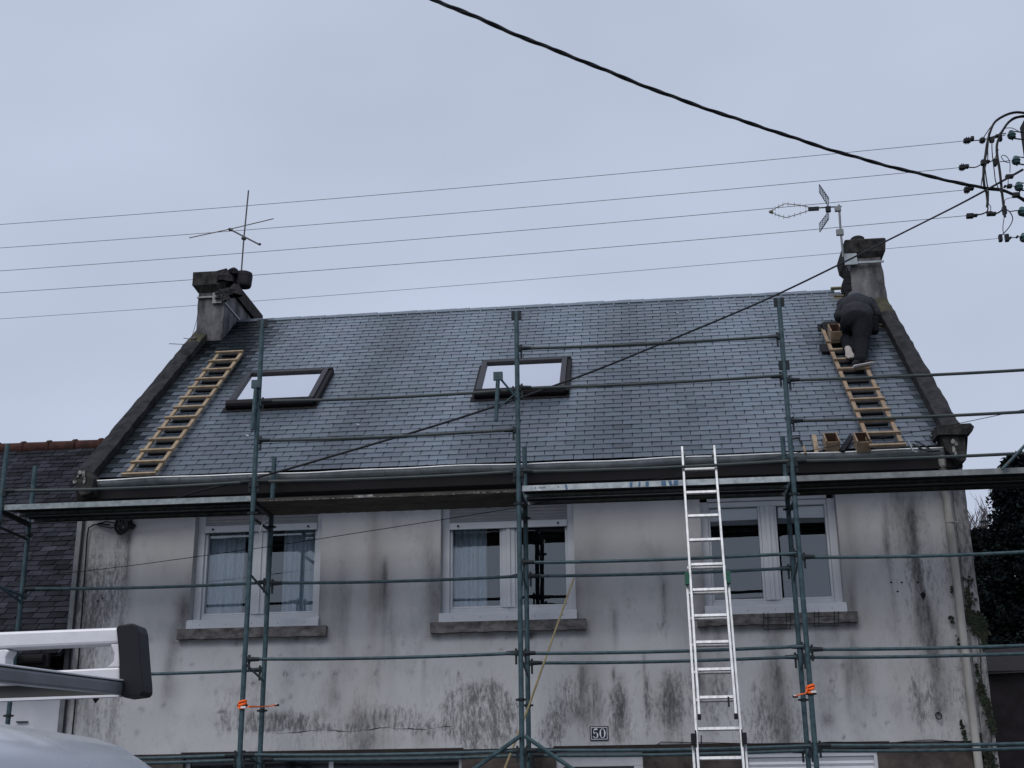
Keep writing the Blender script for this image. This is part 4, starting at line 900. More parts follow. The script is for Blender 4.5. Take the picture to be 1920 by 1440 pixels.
E_ = [('pel', 'spine'), ('spine', 'chest'), ('chest', 'neck'), ('neck', 'head'), ('head', 'crown'), ('pel', 'hl'), ('hl', 'kl'), ('kl', 'al'), ('pel', 'hr'), ('hr', 'kr'), ('kr', 'ar'), ('chest', 'sl'), ('sl', 'el'), ('el', 'wl'), ('chest', 'sr'), ('sr', 'er'), ('er', 'wr')]
vv = [(J[k], Rb[k]) for k in K]; ee = [(K.index(a), K.index(b)) for a, b in E_]
# hands: palm and five fingers each
for nm, w, e, d in (('wl', 'wl', 'el', Vector((.2, .7, -.5))), ('wr', 'wr', 'er', Vector((.1, .9, .1)))):
    wi = K.index(w); base = J[w]; d = d.normalized(); side = d.cross(Z3).normalized(); pm = base+d*.075
    vv.append((pm, (.04, .018))); pi = len(vv)-1; ee.append((wi, pi))
    for q in range(4):
        r = side*(-.03+.02*q); ln_ = (.06, .072, .068, .055)[q]
        vv.append((pm+r+d*.03, .009)); a = len(vv)-1; ee.append((pi, a)); vv.append((pm+r*1.15+d*(.03+ln_*.6)-Z3*.012, .008)); ee.append((a, a+1)); vv.append((pm+r*1.1+d*(.03+ln_*.8)-Z3*.035, .007)); ee.append((a+1, a+2))
    vv.append((base+d*.04+side*.045, .011)); a = len(vv)-1; ee.append((wi, a)); vv.append((base+d*.085+side*.06, .009)); ee.append((a, a+1))
skin('body', vv, ee, MT['skin'], wk)
def blobs(name, caps, ells, m, parent, vox=.013, fold=.016, seed=0):
    g = MB()
    for a, ra, b, rb in caps:
        a, b = Vector(a), Vector(b); L_ = (b-a).length; prof = []
        for k in range(7): t = math.pi/2*k/6; prof.append((-ra*math.cos(t), max(.001, ra*math.sin(t))))
        for k in range(7): t = math.pi/2*k/6; prof.append((L_+rb*math.sin(t), max(.001, rb*math.cos(t))))
        g.lathe(a, b-a, prof, 16)
    for c, ax, rl, ru, rv in ells:       # centre, long axis, radii along axis, across (x), across (third)
        ax = Vector(ax).normalized(); u = (X3-ax*X3.dot(ax)).normalized(); v = ax.cross(u); vs = []; nu, nv = 18, 10
        for i_ in range(1, nv):
            t = math.pi*i_/nv
            for k in range(nu): q = 2*math.pi*k/nu; vs.append(c+ax*rl*math.cos(t)+(u*ru*math.cos(q)+v*rv*math.sin(q))*math.sin(t))
        vs += [c+ax*rl, c-ax*rl]; N_ = len(vs)
        fs = [(i_*nu+k, i_*nu+(k+1) % nu, (i_+1)*nu+(k+1) % nu, (i_+1)*nu+k) for i_ in range(nv-2) for k in range(nu)]
        fs += [(N_-2, (k+1) % nu, k) for k in range(nu)]+[(N_-1, (nv-2)*nu+k, (nv-2)*nu+(k+1) % nu) for k in range(nu)]
        g.add(vs, fs)
    o = g.build(name, m, None, recalc=False)
    rm = o.modifiers.new('r', 'REMESH'); rm.mode = 'VOXEL'; rm.voxel_size = vox; rm.use_smooth_shade = True
    sm_ = o.modifiers.new('s', 'SMOOTH'); sm_.iterations = 5; sm_.factor = .6
    if fold:
        for sz, st in ((.11, fold), (.04, fold*.45)):
            tx = bpy.data.textures.new('folds', 'CLOUDS'); tx.noise_scale = sz; d_ = o.modifiers.new('d', 'DISPLACE'); d_.texture = tx; d_.strength = st; d_.mid_level = .5; d_.texture_coords = 'LOCAL'
    dg = bpy.context.evaluated_depsgraph_get(); dg.update(); me2 = bpy.data.meshes.new_from_object(o.evaluated_get(dg)); bpy.data.objects.remove(o)
    me2.name = name; me2.materials.clear(); me2.materials.append(m); me2.polygons.foreach_set('use_smooth', [True]*len(me2.polygons))
    o = bpy.data.objects.new(name, me2); COL.objects.link(o); o.parent = parent; o.matrix_parent_inverse = Matrix.Translation(-world_loc(parent)); return o
Jp = J; ml = J['hl'].lerp(J['kl'], .5); mr_ = J['hr'].lerp(J['kr'], .5); cr = J['kr'].lerp(J['ar'], .55)
blobs('trousers', [(J['hl'], .135, ml, .12), (ml, .12, J['kl'], .095), (J['kl'], .095, J['al'], .068), (J['hr'], .135, mr_, .122), (mr_, .122, J['kr'], .098), (J['kr'], .098, cr, .09), (cr, .09, J['ar'], .082)],
      [(J['pel'], J['spine']-J['pel'], .17, .2, .15)], MT['trous'], wk)
back = J['chest'].lerp(J['neck'], .5)
blobs('jacket', [(J['sl'], .1, J['el'], .075), (J['el'], .078, J['wl'], .055), (J['sr'], .1, J['er'], .078), (J['er'], .08, J['wr'], .055), (J['sl'], .11, J['sr'], .11), (J['neck'], .1, J['head'], .1)],
      [(J['spine'], J['chest']-J['pel'], .2, .215, .15), (J['chest'], J['neck']-J['spine'], .24, .22, .165), (back+Vector((0, 0, .0)), J['neck']-J['chest'], .17, .2, .14)], MT['jacket'], wk)
skin('hood', [(J['neck']+Vector((0, -.01, -.01)), .12), (J['head']+Vector((0, -.01, .0)), .115), (J['crown'], .09)], [(0, 1), (1, 2)], MT['hood'], wk)
skin('hood', [(W(1596, 556, 16.78), .045), (W(1605, 552, 16.8), .055), (W(1616, 555, 16.8), .045)], [(0, 1), (1, 2)], MT['hood'], wk)
skin('glove', [(W(1637, 573, 16.9), .03), (W(1641, 577, 16.85), .035), (W(1644, 583, 16.8), .022)], [(0, 1), (1, 2)], MT['sole'], wk)
# face on the far, downward side (hidden by the hood)
skin('nose', [(J['head']+Vector((0, .07, -.09)), .012), (J['head']+Vector((0, .09, -.1)), .014)], [(0, 1)], MT['skin'], wk, 1)
# tool pouch hanging at the right hip
g = MB(); p = W(1638, 612, 16.3); g.obox(p+Vector((-.06, -.05, -.1)), (.12, 0, 0), (0, .12, 0), (.01, 0, .24)); g.build('tool_pouch', MT['trous'], wk, bevel=.03)
def shoe(toe, heel, upv, nm='shoe'):
    toe, heel = Vector(toe), Vector(heel); d = (toe-heel).normalized(); upv = Vector(upv); upv = (upv-d*upv.dot(d)).normalized(); sd = d.cross(upv)
    Lh = .285; c = (toe+heel)/2; o = c-d*Lh/2
    secs = [(0, .028, .05), (.03, .038, .075), (.09, .036, .08), (.15, .042, .065), (.21, .05, .05), (.26, .042, .04), (.285, .022, .028)]
    def loft(z0, hs, wk_, m, parent, name):
        g = MB(); vs = []; n = 10
        for (t, w, h) in secs:
            for k in range(n):
                a = 2*math.pi*k/n; H = hs if hs else h
                vs.append(o+d*t+sd*(math.cos(a)*w*wk_)+upv*(z0+H*(.5+.5*math.sin(a))))
        g.add(vs, [(i*n+k, i*n+(k+1) % n, (i+1)*n+(k+1) % n, (i+1)*n+k) for i in range(len(secs)-1) for k in range(n)]+[tuple(range(n)), tuple((len(secs)-1)*n+k for k in range(n))])
        return g.build(name, m, parent, smooth=True, recalc=True)
    u = loft(.018, None, 1.0, MT['shoe'], wk, nm); loft(0, .032, 1.1, MT['sole'] if abs(upv.y) > .6 else MT['solew'], u, 'sole')
shoe(RF(1640, 683, .13), RF(1600, 690, .13), (0, .1, 1))
shoe(RF(1597, 677, .2), RF(1587, 641, .27), (.05, 1, .1))

# ================================================================== straps, pole, cords
def strap(label, c, pts, cx):
    t = thing('ratchet_strap', c, label, 'strap', 'orange straps on the scaffold posts'); c = Vector(c)
    g = MB()
    for k, dz in enumerate((-.02, .008, .03)):
        g.tube([Vector((c.x+.036*math.cos(a), c.y+.036*math.sin(a), c.z+dz+.012*math.sin(a+k))) for a in [i*math.pi/8 for i in range(17)]], .012, 6)
    g.tube(pts, [.012]+[.007]*(len(pts)-1), 6); g.build('webbing', MT['orange'], t)
    g = MB(); e = Vector(pts[-1]); g.obox(e+Vector((-.02, -.012, -.012)), (.05, 0, 0), (0, .024, 0), (0, 0, .022), 0); g.obox(e+Vector((-.01, -.014, .004)), (.02, 0, 0), (0, .01, 0), (0, 0, .012), 1)
    g.obox(c+Vector((-.0, -.05, -.035)), (.05, 0, .0), (0, .02, 0), (0, 0, .02), 1); g.build('buckle', [MT['black'], MT['white']], t)
strap('orange strap tied round the left scaffold post with its tail pointing right', (-4.2, YO, W(457, 1322, YO).z), [W(466, 1325, YO-.03), W(492, 1325, 13.7), W(505, 1324, 13.9), W(518, 1322, 13.95)], 1)
strap('bright orange strap bunched on the right scaffold post beside the ladder', (1.5, YO, W(1514, 1293, YO).z), [W(1515, 1290, YO-.04), W(1511, 1300, YO-.04), W(1500, 1302, YO-.02), W(1490, 1306, YO+.02)], -1)
g = MB(); g.tube([W(1076, 1084, 13.95), W(1035, 1200, 13.87), W(993, 1320, 13.78), W(947, 1440, 13.7), W(925, 1500, 13.66)], [.009, .011, .012, .012, .012], 8); tag(g.build('wooden_pole', MT['cane']), 'thin yellow pole slanting behind the middle scaffold posts', 'pole')
g = MB(); g.tube([W(502, 960, 13.9), W(494, 972, 13.8), W(489, 988, 13.5), W(487, 998, 13.4)], .004, 5); g.tube([W(502, 976, 13.6), W(494, 980, 13.5), W(488, 990, 13.4)], .003, 5); tag(g.build('cable_tie', MT['white']), 'thin white cord tied to the scaffold post in front of the left window', 'cord')
# planter racks at the right window sill
def rackw(label, px0, px1, py0, py1):
    t = thing('planter_bracket', W((px0+px1)/2, py1, YF-.15), label, 'planter bracket', 'wire planter brackets on the right sill'); g = MB()
    for px in (px0, px0+8, px1-8, px1): g.tube([W(px, py0-6, YF-.1), W(px, py0, YF-.1), W(px, py1, YF-.14)], .004, 5)
    g.tube([W(px0, py1, YF-.14), W(px1, py1-1, YF-.14)], .005, 5); g.tube([W(px0, py0+4, YF-.12), W(px1, py0+3, YF-.12)], .004, 5); g.build('wire_frame', MT['dsteel'], t)
rackw('wire planter bracket under the right window sill left of the scaffold post', 1432, 1482, 1154, 1180); rackw('wire planter bracket under the right window sill right of the scaffold posts', 1527, 1572, 1152, 1174)
# cable coil on the wall
t = thing('cable_coil', W(228, 984, YF-.1), 'black cable coil hanging on a wall hook below the left deck', 'cable coil')
g = MB(); c = W(228, 984, YF-.09)
for k in range(6):
    a0 = random.random()*6; rx = .085*random.uniform(.75, 1.05); rz_ = .1*random.uniform(.75, 1.05); o = Vector((random.uniform(-.012, .02), random.uniform(-.03, .03), random.uniform(-.012, .02)))
    g.tube([c+o+Vector((rx*math.cos(a), .02*math.sin(a+a0), rz_*math.sin(a))) for a in [i*math.pi/10 for i in range(21)]], .0105, 6, cap=False)
for k in range(5):
    a = random.random()*6.28; b = a+2.2+random.random(); g.tube([c+Vector((.08*math.cos(a), -.01, .09*math.sin(a))), c+Vector((random.uniform(-.02, .02), -.02, random.uniform(-.02, .02))), c+Vector((.08*math.cos(b), -.01, .09*math.sin(b)))], .009, 6)
g.build('loops', MT['cable'], t)
g = MB(); g.bar(c+Vector((-.02, .09, .05)), c+Vector((.12, .0, .05)), .02, .05); g.bar(c+Vector((.02, .03, .06)), c+Vector((.13, .07, -.02)), .03, .06); g.tube([c+Vector((-.07, 0, .02)), W(200, 978, YF-.06), W(183, 982, YF-.04)], .009, 6); g.tube([c+Vector((-.07, 0, -.03)), W(205, 990, YF-.06), W(183, 984, YF-.04)], .008, 6); g.build('bracket', MT['black'], t)

# ================================================================== aerials
t = thing('television_aerial', W(450, 560, 18.2), 'thin two-rod aerial on a mast at the left chimney', 'aerial')
g = MB(); g.tube([W(449, 560, 18.2), W(450, 545, 18.2), W(457, 450, 18.2), W(466, 357, 18.2)], .012, 7); g.build('mast', MT['antm'], t)
g = MB(); g.tube([W(429, 429, 18.5), W(487, 459, 17.9)], .013, 7); g.lathe(W(457.5, 446, 18.2)-Vector((.03, 0, 0)), (1, 0, -.3), [(0, .03), (.06, .03)], 8); g.lathe(W(430, 430, 18.48), (1, 0, -.3), [(0, .028), (.05, .028)], 8); g.lathe(W(486, 458, 17.9), (1, -1, -.5), [(0, .02), (.03, .02)], 8); g.build('boom', MT['antm'], t)
g = MB(); g.tube([W(355, 446, 18.5), W(434, 429, 18.5), W(513, 410, 18.5)], .008, 6); g.build('dipole_rod', MT['antg'], t)
g = MB(); g.tube([W(378, 538, 17.35), W(373, 570, 17.3), W(369, 600, 17.2), (W(361, 628, 17.1)), W(360, 632, 17.1)], .004, 5); g.build('lead', MT['cable'], t)
g = MB(); g.tube([W(317, 644.5, 16.9), W(350, 646, 16.9)], .005, 5); g.tube([W(344, 634, 16.9), W(360, 636, 16.9), W(372, 641, 16.9)], .005, 5); g.lathe(W(358, 635, 16.95), (1, 0, 0), [(0, .02), (.08, .025)], 7); tag(g.build('wire_stub', MT['antm']), 'short broken wire stubs sticking out of the left parapet', 'wire')
t = thing('television_aerial', W(1580, 480, 17.4), 'grid reflector aerial with diamond loop on the right chimney', 'aerial'); YA = 17.4
g = MB(); g.tube([W(1581, 482, YA), W(1576, 430, YA), W(1573, 384, YA)], .016, 8); g.obox(W(1569, 440, YA-.03), (.1, 0, 0), (0, .05, 0), (0, 0, .085)); g.obox(W(1566, 395, YA-.03), (.085, 0, 0), (0, .05, 0), (0, 0, .07)); g.build('mast', MT['grey'], t)
g = MB(); g.tube([W(1578, 387, YA), W(1548, 389, YA), W(1516, 391, YA)], .01, 7); g.obox(W(1516, 394, YA-.02), (.15, 0, 0), (0, .04, 0), (0, 0, .05)); g.obox(W(1549, 396, YA-.02), (.07, 0, 0), (0, .05, 0), (0, 0, .08)); g.build('boom', MT['dsteel'], t)
def grid(a, b, c, d, n=6):
    g = MB(); a, b, c, d = [W(*q) for q in (a, b, c, d)]
    for k in range(n+1): u = k/n; g.tube([a.lerp(b, u), d.lerp(c, u)], .0045, 4)
    for k in range(5): u = k/4; g.tube([a.lerp(d, u), b.lerp(c, u)], .0075 if k in (0, 4) else .004, 4)
    g.build('reflector', MT['dsteel'], t)
grid((1536, 346, YA-.12), (1554, 372, YA-.12), (1553, 387, YA+.05), (1536, 360, YA+.4)); grid((1536, 420, YA+.4), (1554, 396, YA+.05), (1554, 410, YA-.12), (1537, 435, YA-.12))
g = MB(); lo = [(1516, 388), (1495, 384), (1472, 382), (1456, 389), (1446, 397), (1456, 403), (1474, 408), (1495, 402), (1516, 395)]
g.tube([W(x, y, YA-.02) for x, y in lo], .006, 6); g.lathe(W(1448, 397, YA-.02)-Vector((.05, 0, 0)), (1, 0, 0), [(0, .01), (.03, .03), (.06, .03)], 8)
for (x0, y0), (x1, y1) in zip(lo[:-1], lo[1:]):
    for u in (.25, .75): g.tube([W(x0+(x1-x0)*u, y0+(y1-y0)*u-4, YA-.02), W(x0+(x1-x0)*u, y0+(y1-y0)*u+4, YA-.02)], .0035, 4)
g.build('loop', MT['antg'], t)

# ================================================================== power pole and lines
YP = 18.8
pp = thing('utility_pole', (W(1948, 300, YP).x, YP+.15, 0), 'concrete utility pole with glass insulators at the right edge', 'pole')
px_ = W(1948, 300, YP).x
g = MB(); g.add([(px_-.19, YP+.05, 0), (px_+.19, YP+.05, 0), (px_+.19, YP+.4, 0), (px_-.19, YP+.4, 0), (px_-.12, YP+.05, 11.9), (px_+.12, YP+.05, 11.9), (px_+.12, YP+.3, 11.9), (px_-.12, YP+.3, 11.9)], [(0, 1, 5, 4), (1, 2, 6, 5), (2, 3, 7, 6), (3, 0, 4, 7), (4, 5, 6, 7)]); g.build('shaft', MT['conc'], pp, bevel=.01)
Z = lambda x, y: (1780+x/4.8, 180+y/4.8)
for (x, y) in ((560, 350), (600, 580), (625, 815), (655, 1040), (672, 1275)):
    c = W(*Z(x, y), YP); g = MB()
    g.lathe(c+Vector((0, 0, -.06)), (0, 0, 1), [(0, .045), (.015, .062), (.03, .05), (.06, .07), (.075, .06), (.1, .05), (.13, .03)], 12, 0); o = g.build('insulator', MT['glassins'], pp, smooth=True)
    g = MB(); g.tube([c+Vector((.0, 0, -.09)), c+Vector((.02, 0, -.06)), c+Vector((.12, .05, -.055)), Vector((px_, YP+.1, c.z-.05))], .012, 6); g.tube([c+Vector((0, 0, .07)), c+Vector((.12, .03, .06)), Vector((px_, YP+.1, c.z+.06))], .009, 6)
    g.tube([c+Vector((-.05, -.02, .0)), c+Vector((-.075, -.03, -.05)), c+Vector((-.02, -.05, -.07)), c+Vector((.04, -.03, -.06))], .007, 5); g.build('insulator_hook', MT['dsteel'], o)
def cab(pts, r, Y=YP-.05, nm='jumper_cable', tw=0):
    q = []
    P = [Vector((x, y, 0)) for x, y in pts]
    for i in range(len(P)-1):           # Catmull-Rom
        a, b, c, d = P[max(i-1, 0)], P[i], P[i+1], P[min(i+2, len(P)-1)]
        for k in range(5):
            u = k/5; q.append(.5*((2*b)+(-a+c)*u+(2*a-5*b+4*c-d)*u*u+(-a+3*b-3*c+d)*u**3))
    q.append(P[-1])
    g = MB(); g.tube([W(*Z(v.x, v.y), Y) for v in q], r, 6); return g.build(nm, MT['cable'], pp, smooth=True)
cab([(720, 165), (672, 152), (590, 148), (500, 175), (410, 235), (365, 330), (340, 430), (325, 530), (310, 620), (308, 740), (320, 830), (345, 900), (340, 1000)], .02)
cab([(720, 200), (672, 185), (600, 195), (530, 240), (470, 330), (430, 430), (430, 530), (450, 650), (465, 780), (475, 880), (490, 1000), (500, 1090)], .02, YP-.12)
cab([(720, 170), (640, 178), (560, 205), (490, 290), (440, 350), (390, 390), (385, 500), (405, 680), (420, 780), (470, 880)], .008, YP-.16)
cab([(300, 390), (330, 340), (365, 290), (420, 220)], .008); cab([(215, 402), (280, 396), (340, 385), (430, 352), (510, 335)], .008); cab([(175, 642), (240, 640), (300, 608), (360, 595), (410, 560), (440, 480)], .009)
cab([(220, 1075), (300, 1060), (345, 1030), (340, 960), (330, 870)], .011); cab([(400, 1065), (450, 1045), (490, 1010), (495, 1000)], .012); cab([(490, 1010), (540, 1040), (570, 1100), (545, 1170), (490, 1235), (462, 1262)], .008)
cab([(495, 1085), (482, 1180), (490, 1240), (515, 1265)], .006); cab([(345, 960), (372, 1000), (365, 1045), (350, 1060)], .006, YP-.1); cab([(340, 430), (345, 560), (300, 720), (285, 810)], .008, YP-.1); cab([(355, 330), (345, 480), (320, 610), (335, 760), (352, 870), (345, 1000)], .01, YP-.09)
cab([(500, 290), (560, 288), (610, 310), (640, 330)], .006, YP-.1); cab([(540, 600), (500, 590), (468, 550), (485, 533), (520, 550), (545, 600), (545, 690)], .006, YP-.1); cab([(530, 740), (530, 800), (545, 820)], .006, YP-.1)
cab([(505, 1040), (500, 940), (560, 915), (600, 910)], .005, YP-.1); cab([(545, 1040), (600, 1032), (640, 1030)], .008); cab([(550, 1278), (610, 1270), (660, 1262)], .007); cab([(455, 590), (500, 588), (550, 580)], .006); cab([(490, 815), (560, 812), (600, 810)], .006); cab([(400, 385), (450, 365), (505, 350)], .007)
for k, (x, y, w, h) in enumerate(((160, 402, 60, 34), (205, 385, 26, 34), (297, 400, 44, 32), (382, 395, 34, 44), (115, 643, 50, 36), (155, 635, 34, 30), (308, 600, 40, 46), (345, 592, 30, 22), (410, 600, 20, 60), (158, 845, 46, 40), (200, 832, 34, 28), (185, 1080, 58, 40), (232, 1076, 40, 20), (362, 1060, 44, 34), (402, 1062, 30, 26), (460, 1280, 22, 60), (518, 1278, 26, 62), (540, 725, 66, 32), (541, 812, 40, 30), (500, 815, 18, 14), (548, 1278, 14, 16), (610, 1268, 16, 14), (495, 1030, 26, 70), (435, 360, 40, 20), (460, 380, 18, 50), (600, 892, 60, 40))):
    a = W(*Z(x-w/2, y+h/2), YP-.07); b = W(*Z(x+w/2, y-h/2), YP-.07); g = MB(); g.box(a.x, b.x, YP-.11, YP-.03, a.z, b.z)
    if w > 40 and k < 10:
        for u in (.3, .6): g.box(a.x+(b.x-a.x)*u, a.x+(b.x-a.x)*(u+.15), YP-.125, YP-.015, a.z-.012, b.z+.014)
    g.build('clamp', MT['black'], pp, bevel=.008)
def wire(label, a, b, sag, r=.0042):
    g = MB(); A_, B_ = Vector(a), Vector(b); n = 30; U = lambda t: (t-.375)/.625
    g.tube([A_.lerp(B_, i/n)-Z3*(sag*4*U(i/n)*(1-U(i/n))) for i in range(n+1)], r, 5)
    tag(g.build('power_line', MT['wire']), label, 'wire', 'thin power lines crossing the sky')
wl = [((0, 421), (1812, 264), 'topmost of the five thin bare wires crossing the sky'), ((0, 465), (1803, 314), 'second from the top of the five thin bare wires in the sky'), ((0, 508), (1812, 356), 'middle one of the five thin bare wires crossing the sky'), ((0, 549), (1816, 404), 'fourth from the top of the five thin bare wires in the sky'), ((0, 598), (1874, 447), 'lowest of the five thin bare wires passing behind both chimneys')]
for k, (a, b, lb) in enumerate(wl):
    A_ = W(*a, 19.9); B_ = W(*b, YP-.05); A2 = A_+(A_-B_)*.6; wire(lb, A2, B_, .06, .0046 if k < 4 else .0036)
# twisted supply bundle
g = MB(); P = [(60, -330, 6.0), (400, -175, 8.6), (640, -75, 10.5), (815, 0, 12.0), (900, 35, 12.7), (985, 73, 13.3), (1065, 103, 13.9), (1150, 138, 14.5), (1240, 174, 15.1), (1350, 213, 15.8), (1440, 242, 16.4), (1540, 276, 17.0), (1640, 305, 17.6), (1740, 330, 18.2), (1846, 354, 18.75), (1876, 355, 18.75), (1897, 362, 18.75), (1920, 375, 18.8), (1935, 385, 18.9)]
path = []
for i in range(len(P)-1):
    for k in range(16): u = k/16; path.append(W(*[P[i][j]*(1-u)+P[i+1][j]*u for j in range(3)]))
# smooth the path so that it hangs as one curve
for _ in range(60): path = [path[0]]+[(path[i-1]+path[i]*2+path[i+1])/4 for i in range(1, len(path)-1)]+[path[-1]]
LEN = 0
for st in range(4):
    pts = []; L_ = 0
    for i, p in enumerate(path):
        if i: L_ += (p-path[i-1]).length
        a = L_/1.15*2*math.pi+st*math.pi/2; d = (path[min(i+1, len(path)-1)]-path[max(i-1, 0)]).normalized(); u = d.cross(Z3).normalized(); v = u.cross(d)
        r = .0145 if st else .004
        pts.append(p+(u*math.cos(a)+v*math.sin(a))*r)
    g.tube(pts, .0135, 6)
tag(g.build('supply_cable', MT['cable'], smooth=True), 'thick twisted black overhead cable running down from the top of the picture to the pole', 'cable')
# service cable to the house
g = MB(); P = [(1918, 318, 18.75), (1895, 331, 18.7), (1846, 358, 18.6), (1800, 383, 18.3), (1740, 413, 17.9), (1662, 452, 17.25), (1560, 503, 16.75), (1430, 566, 16.1), (1265, 634, 15.5), (1130, 690, 15.0), (1000, 738, 14.65), (830, 795, 14.25), (640, 850, 13.95), (520, 886, 13.9), (440, 905, 13.97), (340, 928, 14.1), (262, 965, 14.3), (236, 980, 14.38)]
path = []
for i in range(len(P)-1):
    for k in range(10): u = k/10; path.append(W(*[P[i][j]*(1-u)+P[i+1][j]*u for j in range(3)]))
for _ in range(25): path = [path[0]]+[(path[i-1]+path[i]*2+path[i+1])/4 for i in range(1, len(path)-1)]+[path[-1]]
g.tube(path, [.013+.006*max(0, 1-i/40) for i in range(len(path))], 7)
tag(g.build('service_cable', MT['cable'], smooth=True), 'black cable slanting from the pole across the slate roof to the left wall', 'cable')
g = MB(); P = [(100, 1076), (157, 1071), (250, 1060), (390, 1041), (504, 1025), (640, 1004), (800, 979), (969, 952), (1130, 920), (1300, 886), (1450, 858), (1576, 834), (1749, 804), (1860, 781), (1925, 767)]
g.tube([W(x, y, 13.93+(.12 if x < 600 else 0)*(600-x)/450) for x, y in P], .004, 5); tag(g.build('phone_wire', MT['cable'], smooth=True), 'very thin dark wire crossing the left windows and the eaves', 'wire')

# ================================================================== van
vn = thing('van', (-1.96, .8, 0), 'white van with roof rack close by at the lower left', 'van')
def vsec(y, zt, w, nose=0):
    xc = -1.96; hw = w/2; pts = []
    zt = zt-.018; prof = [(-1, .35), (-1.0, .9), (-.995, zt-.2), (-.98, zt-.11), (-.955, zt-.07), (-.9, zt-.04), (-.83, zt-.02), (-.62, zt-.006), (0, zt)]
    prof = prof+[(-a, z) for a, z in prof[-2::-1]]
    return [Vector((xc+a*hw, y, z)) for a, z in prof]
g = MB(); secs = [vsec(2.96, 1.67, 1.66), vsec(2.95, 1.76, 1.74), vsec(2.9, 1.8, 1.79), vsec(2.8, 1.815, 1.81), vsec(2.0, 1.82, 1.82), vsec(.3, 1.8, 1.82), vsec(-.2, 1.7, 1.78), vsec(-.7, 1.25, 1.76), vsec(-1.3, 1.05, 1.7), vsec(-1.45, .8, 1.5)]
n = len(secs[0]); vs = [v for s in secs for v in s]
for s in secs[-3:]: 
    for q in s: q.z = min(q.z, 1.05)
g.add(vs, [(i*n+k, (i+1)*n+k, (i+1)*n+k+1, i*n+k+1) for i in range(len(secs)-1) for k in range(n-1)]+[tuple(range(n)), tuple((len(secs)-1)*n+k for k in range(n-1, -1, -1))])
vb = g.build('body', [MT['paint'], MT['paintg']], vn, smooth=True, recalc=True)
for pl0 in vb.data.polygons:
    if pl0.center.x < -1.2 and pl0.center.z > 1.72: pl0.material_index = 1
g = MB(); g.add([(-2.6, 2.975, 1.1), (-1.3, 2.975, 1.1), (-1.34, 2.972, 1.5), (-2.56, 2.972, 1.5)], [(3, 2, 1, 0)]); g.build('rear_window', MT['vglass'], vn)
for x in (-1.17, -2.75):
    g = MB(); g.box(x-.05, x+.05, 2.93, 2.985, .85, 1.3); g.build('tail_light', MT['red'], vn, bevel=.02)
for x in (-1.15, -2.75):
    for y in (2.25, -.5):
        g = MB(); g.lathe((x-.1, y, .33), (1, 0, 0), [(0, .28), (.02, .32), (.18, .32), (.2, .28)], 24); w = g.build('wheel', MT['tyre'], vn, smooth=True)
        g = MB(); g.lathe((x-.105, y, .33), (1, 0, 0), [(0, .1), (.0, .19), (.21, .19), (.21, .1)], 16); g.build('rim', MT['galv'], w)
# upper roof: its grey reflection is painted on the body faces
g = MB(); pts = []
# rack: pressed cross member with slot, end cap, long bar
YR = 2.8
def WP(px, py, Y=YR): return W(px, py, Y)
def rpoly(pts, y0, th, m, name, parent, bev=0): 
    g = MB(); g.prism([WP(x, y, y0) for x, y in pts], (0, th, 0)); return g.build(name, m, parent, bevel=bev, recalc=True)
g = MB(); A0 = WP(-260, 1190); A1 = WP(225, 1176)
top = rpoly([(-260, 1195), (222, 1176), (223, 1206), (-260, 1228)], YR, .05, MT['rackw'], 'roof_rack', vn, .006)
rpoly([(-260, 1229), (10, 1217), (18, 1219), (10, 1232), (10, 1262), (-260, 1270)], YR+.004, .04, MT['rackw'], 'web_plate', top, .003)
rpoly([(10, 1262), (100, 1257), (224, 1251), (224, 1276), (100, 1281), (-260, 1296), (-260, 1271)], YR+.002, .045, MT['rackw'], 'lower_rail', top, .004)
rpoly([(206, 1207), (223, 1206), (224, 1251), (200, 1252), (212, 1240), (214, 1225)], YR+.004, .04, MT['rackw'], 'web_plate', top, .003)
rpoly([(-260, 1298), (223, 1277), (223, 1301), (-260, 1320)], YR+.02, .02, MT['rackd'], 'inner_plate', top)
rpoly([(-260, 1318), (223, 1302), (223, 1306), (-260, 1325)], YR, .02, MT['rackw'], 'bottom_lip', top)
# end cap as a rounded block
g = MB(); cp = [(217, 1177), (221, 1172), (248, 1168), (256, 1172), (260, 1185), (264, 1240), (268, 1285), (268, 1298), (263, 1304), (231, 1308), (224, 1302), (223, 1240), (220, 1205)]
g.prism([WP(x, y, YR-.03) for x, y in cp], (0, .06, 0)); g.build('end_cap', MT['black'], top, bevel=.008, recalc=True)
# long grey bar towards the camera
a = Vector((WP(222, 1289).x, YR-.0, WP(222, 1289).z)); b = Vector((a.x-.0, 1.4, a.z+.003)); 
q0, q1 = WP(226, 1291, YR-.01), W(0, 1266, 2.18)
g = MB(); g.bar(q1+(q1-q0)*1.2, q0, .022, .028); g.build('long_bar', MT['rackg'], top, bevel=.006)
g = MB(); g.bar(q1+(q1-q0)*1.2+Z3*.0165, q0+Z3*.0165, .026, .004); g.build('bar_cover', MT['rackw'], top, bevel=.002)
g = MB(); g.lathe(WP(180, 1306, YR+.03), (0, 0, -1), [(0, .008), (.006, .007), (.014, .001)], 8); g.build('bolt', MT['black'], top)
for x in (-1.6, -2.25):
    for y in (2.83,):
        g = MB(); g.box(x-.03, x+.03, y-.03, y+.03, 1.72, 1.86); g.build('rack_foot', MT['rackg'], top)

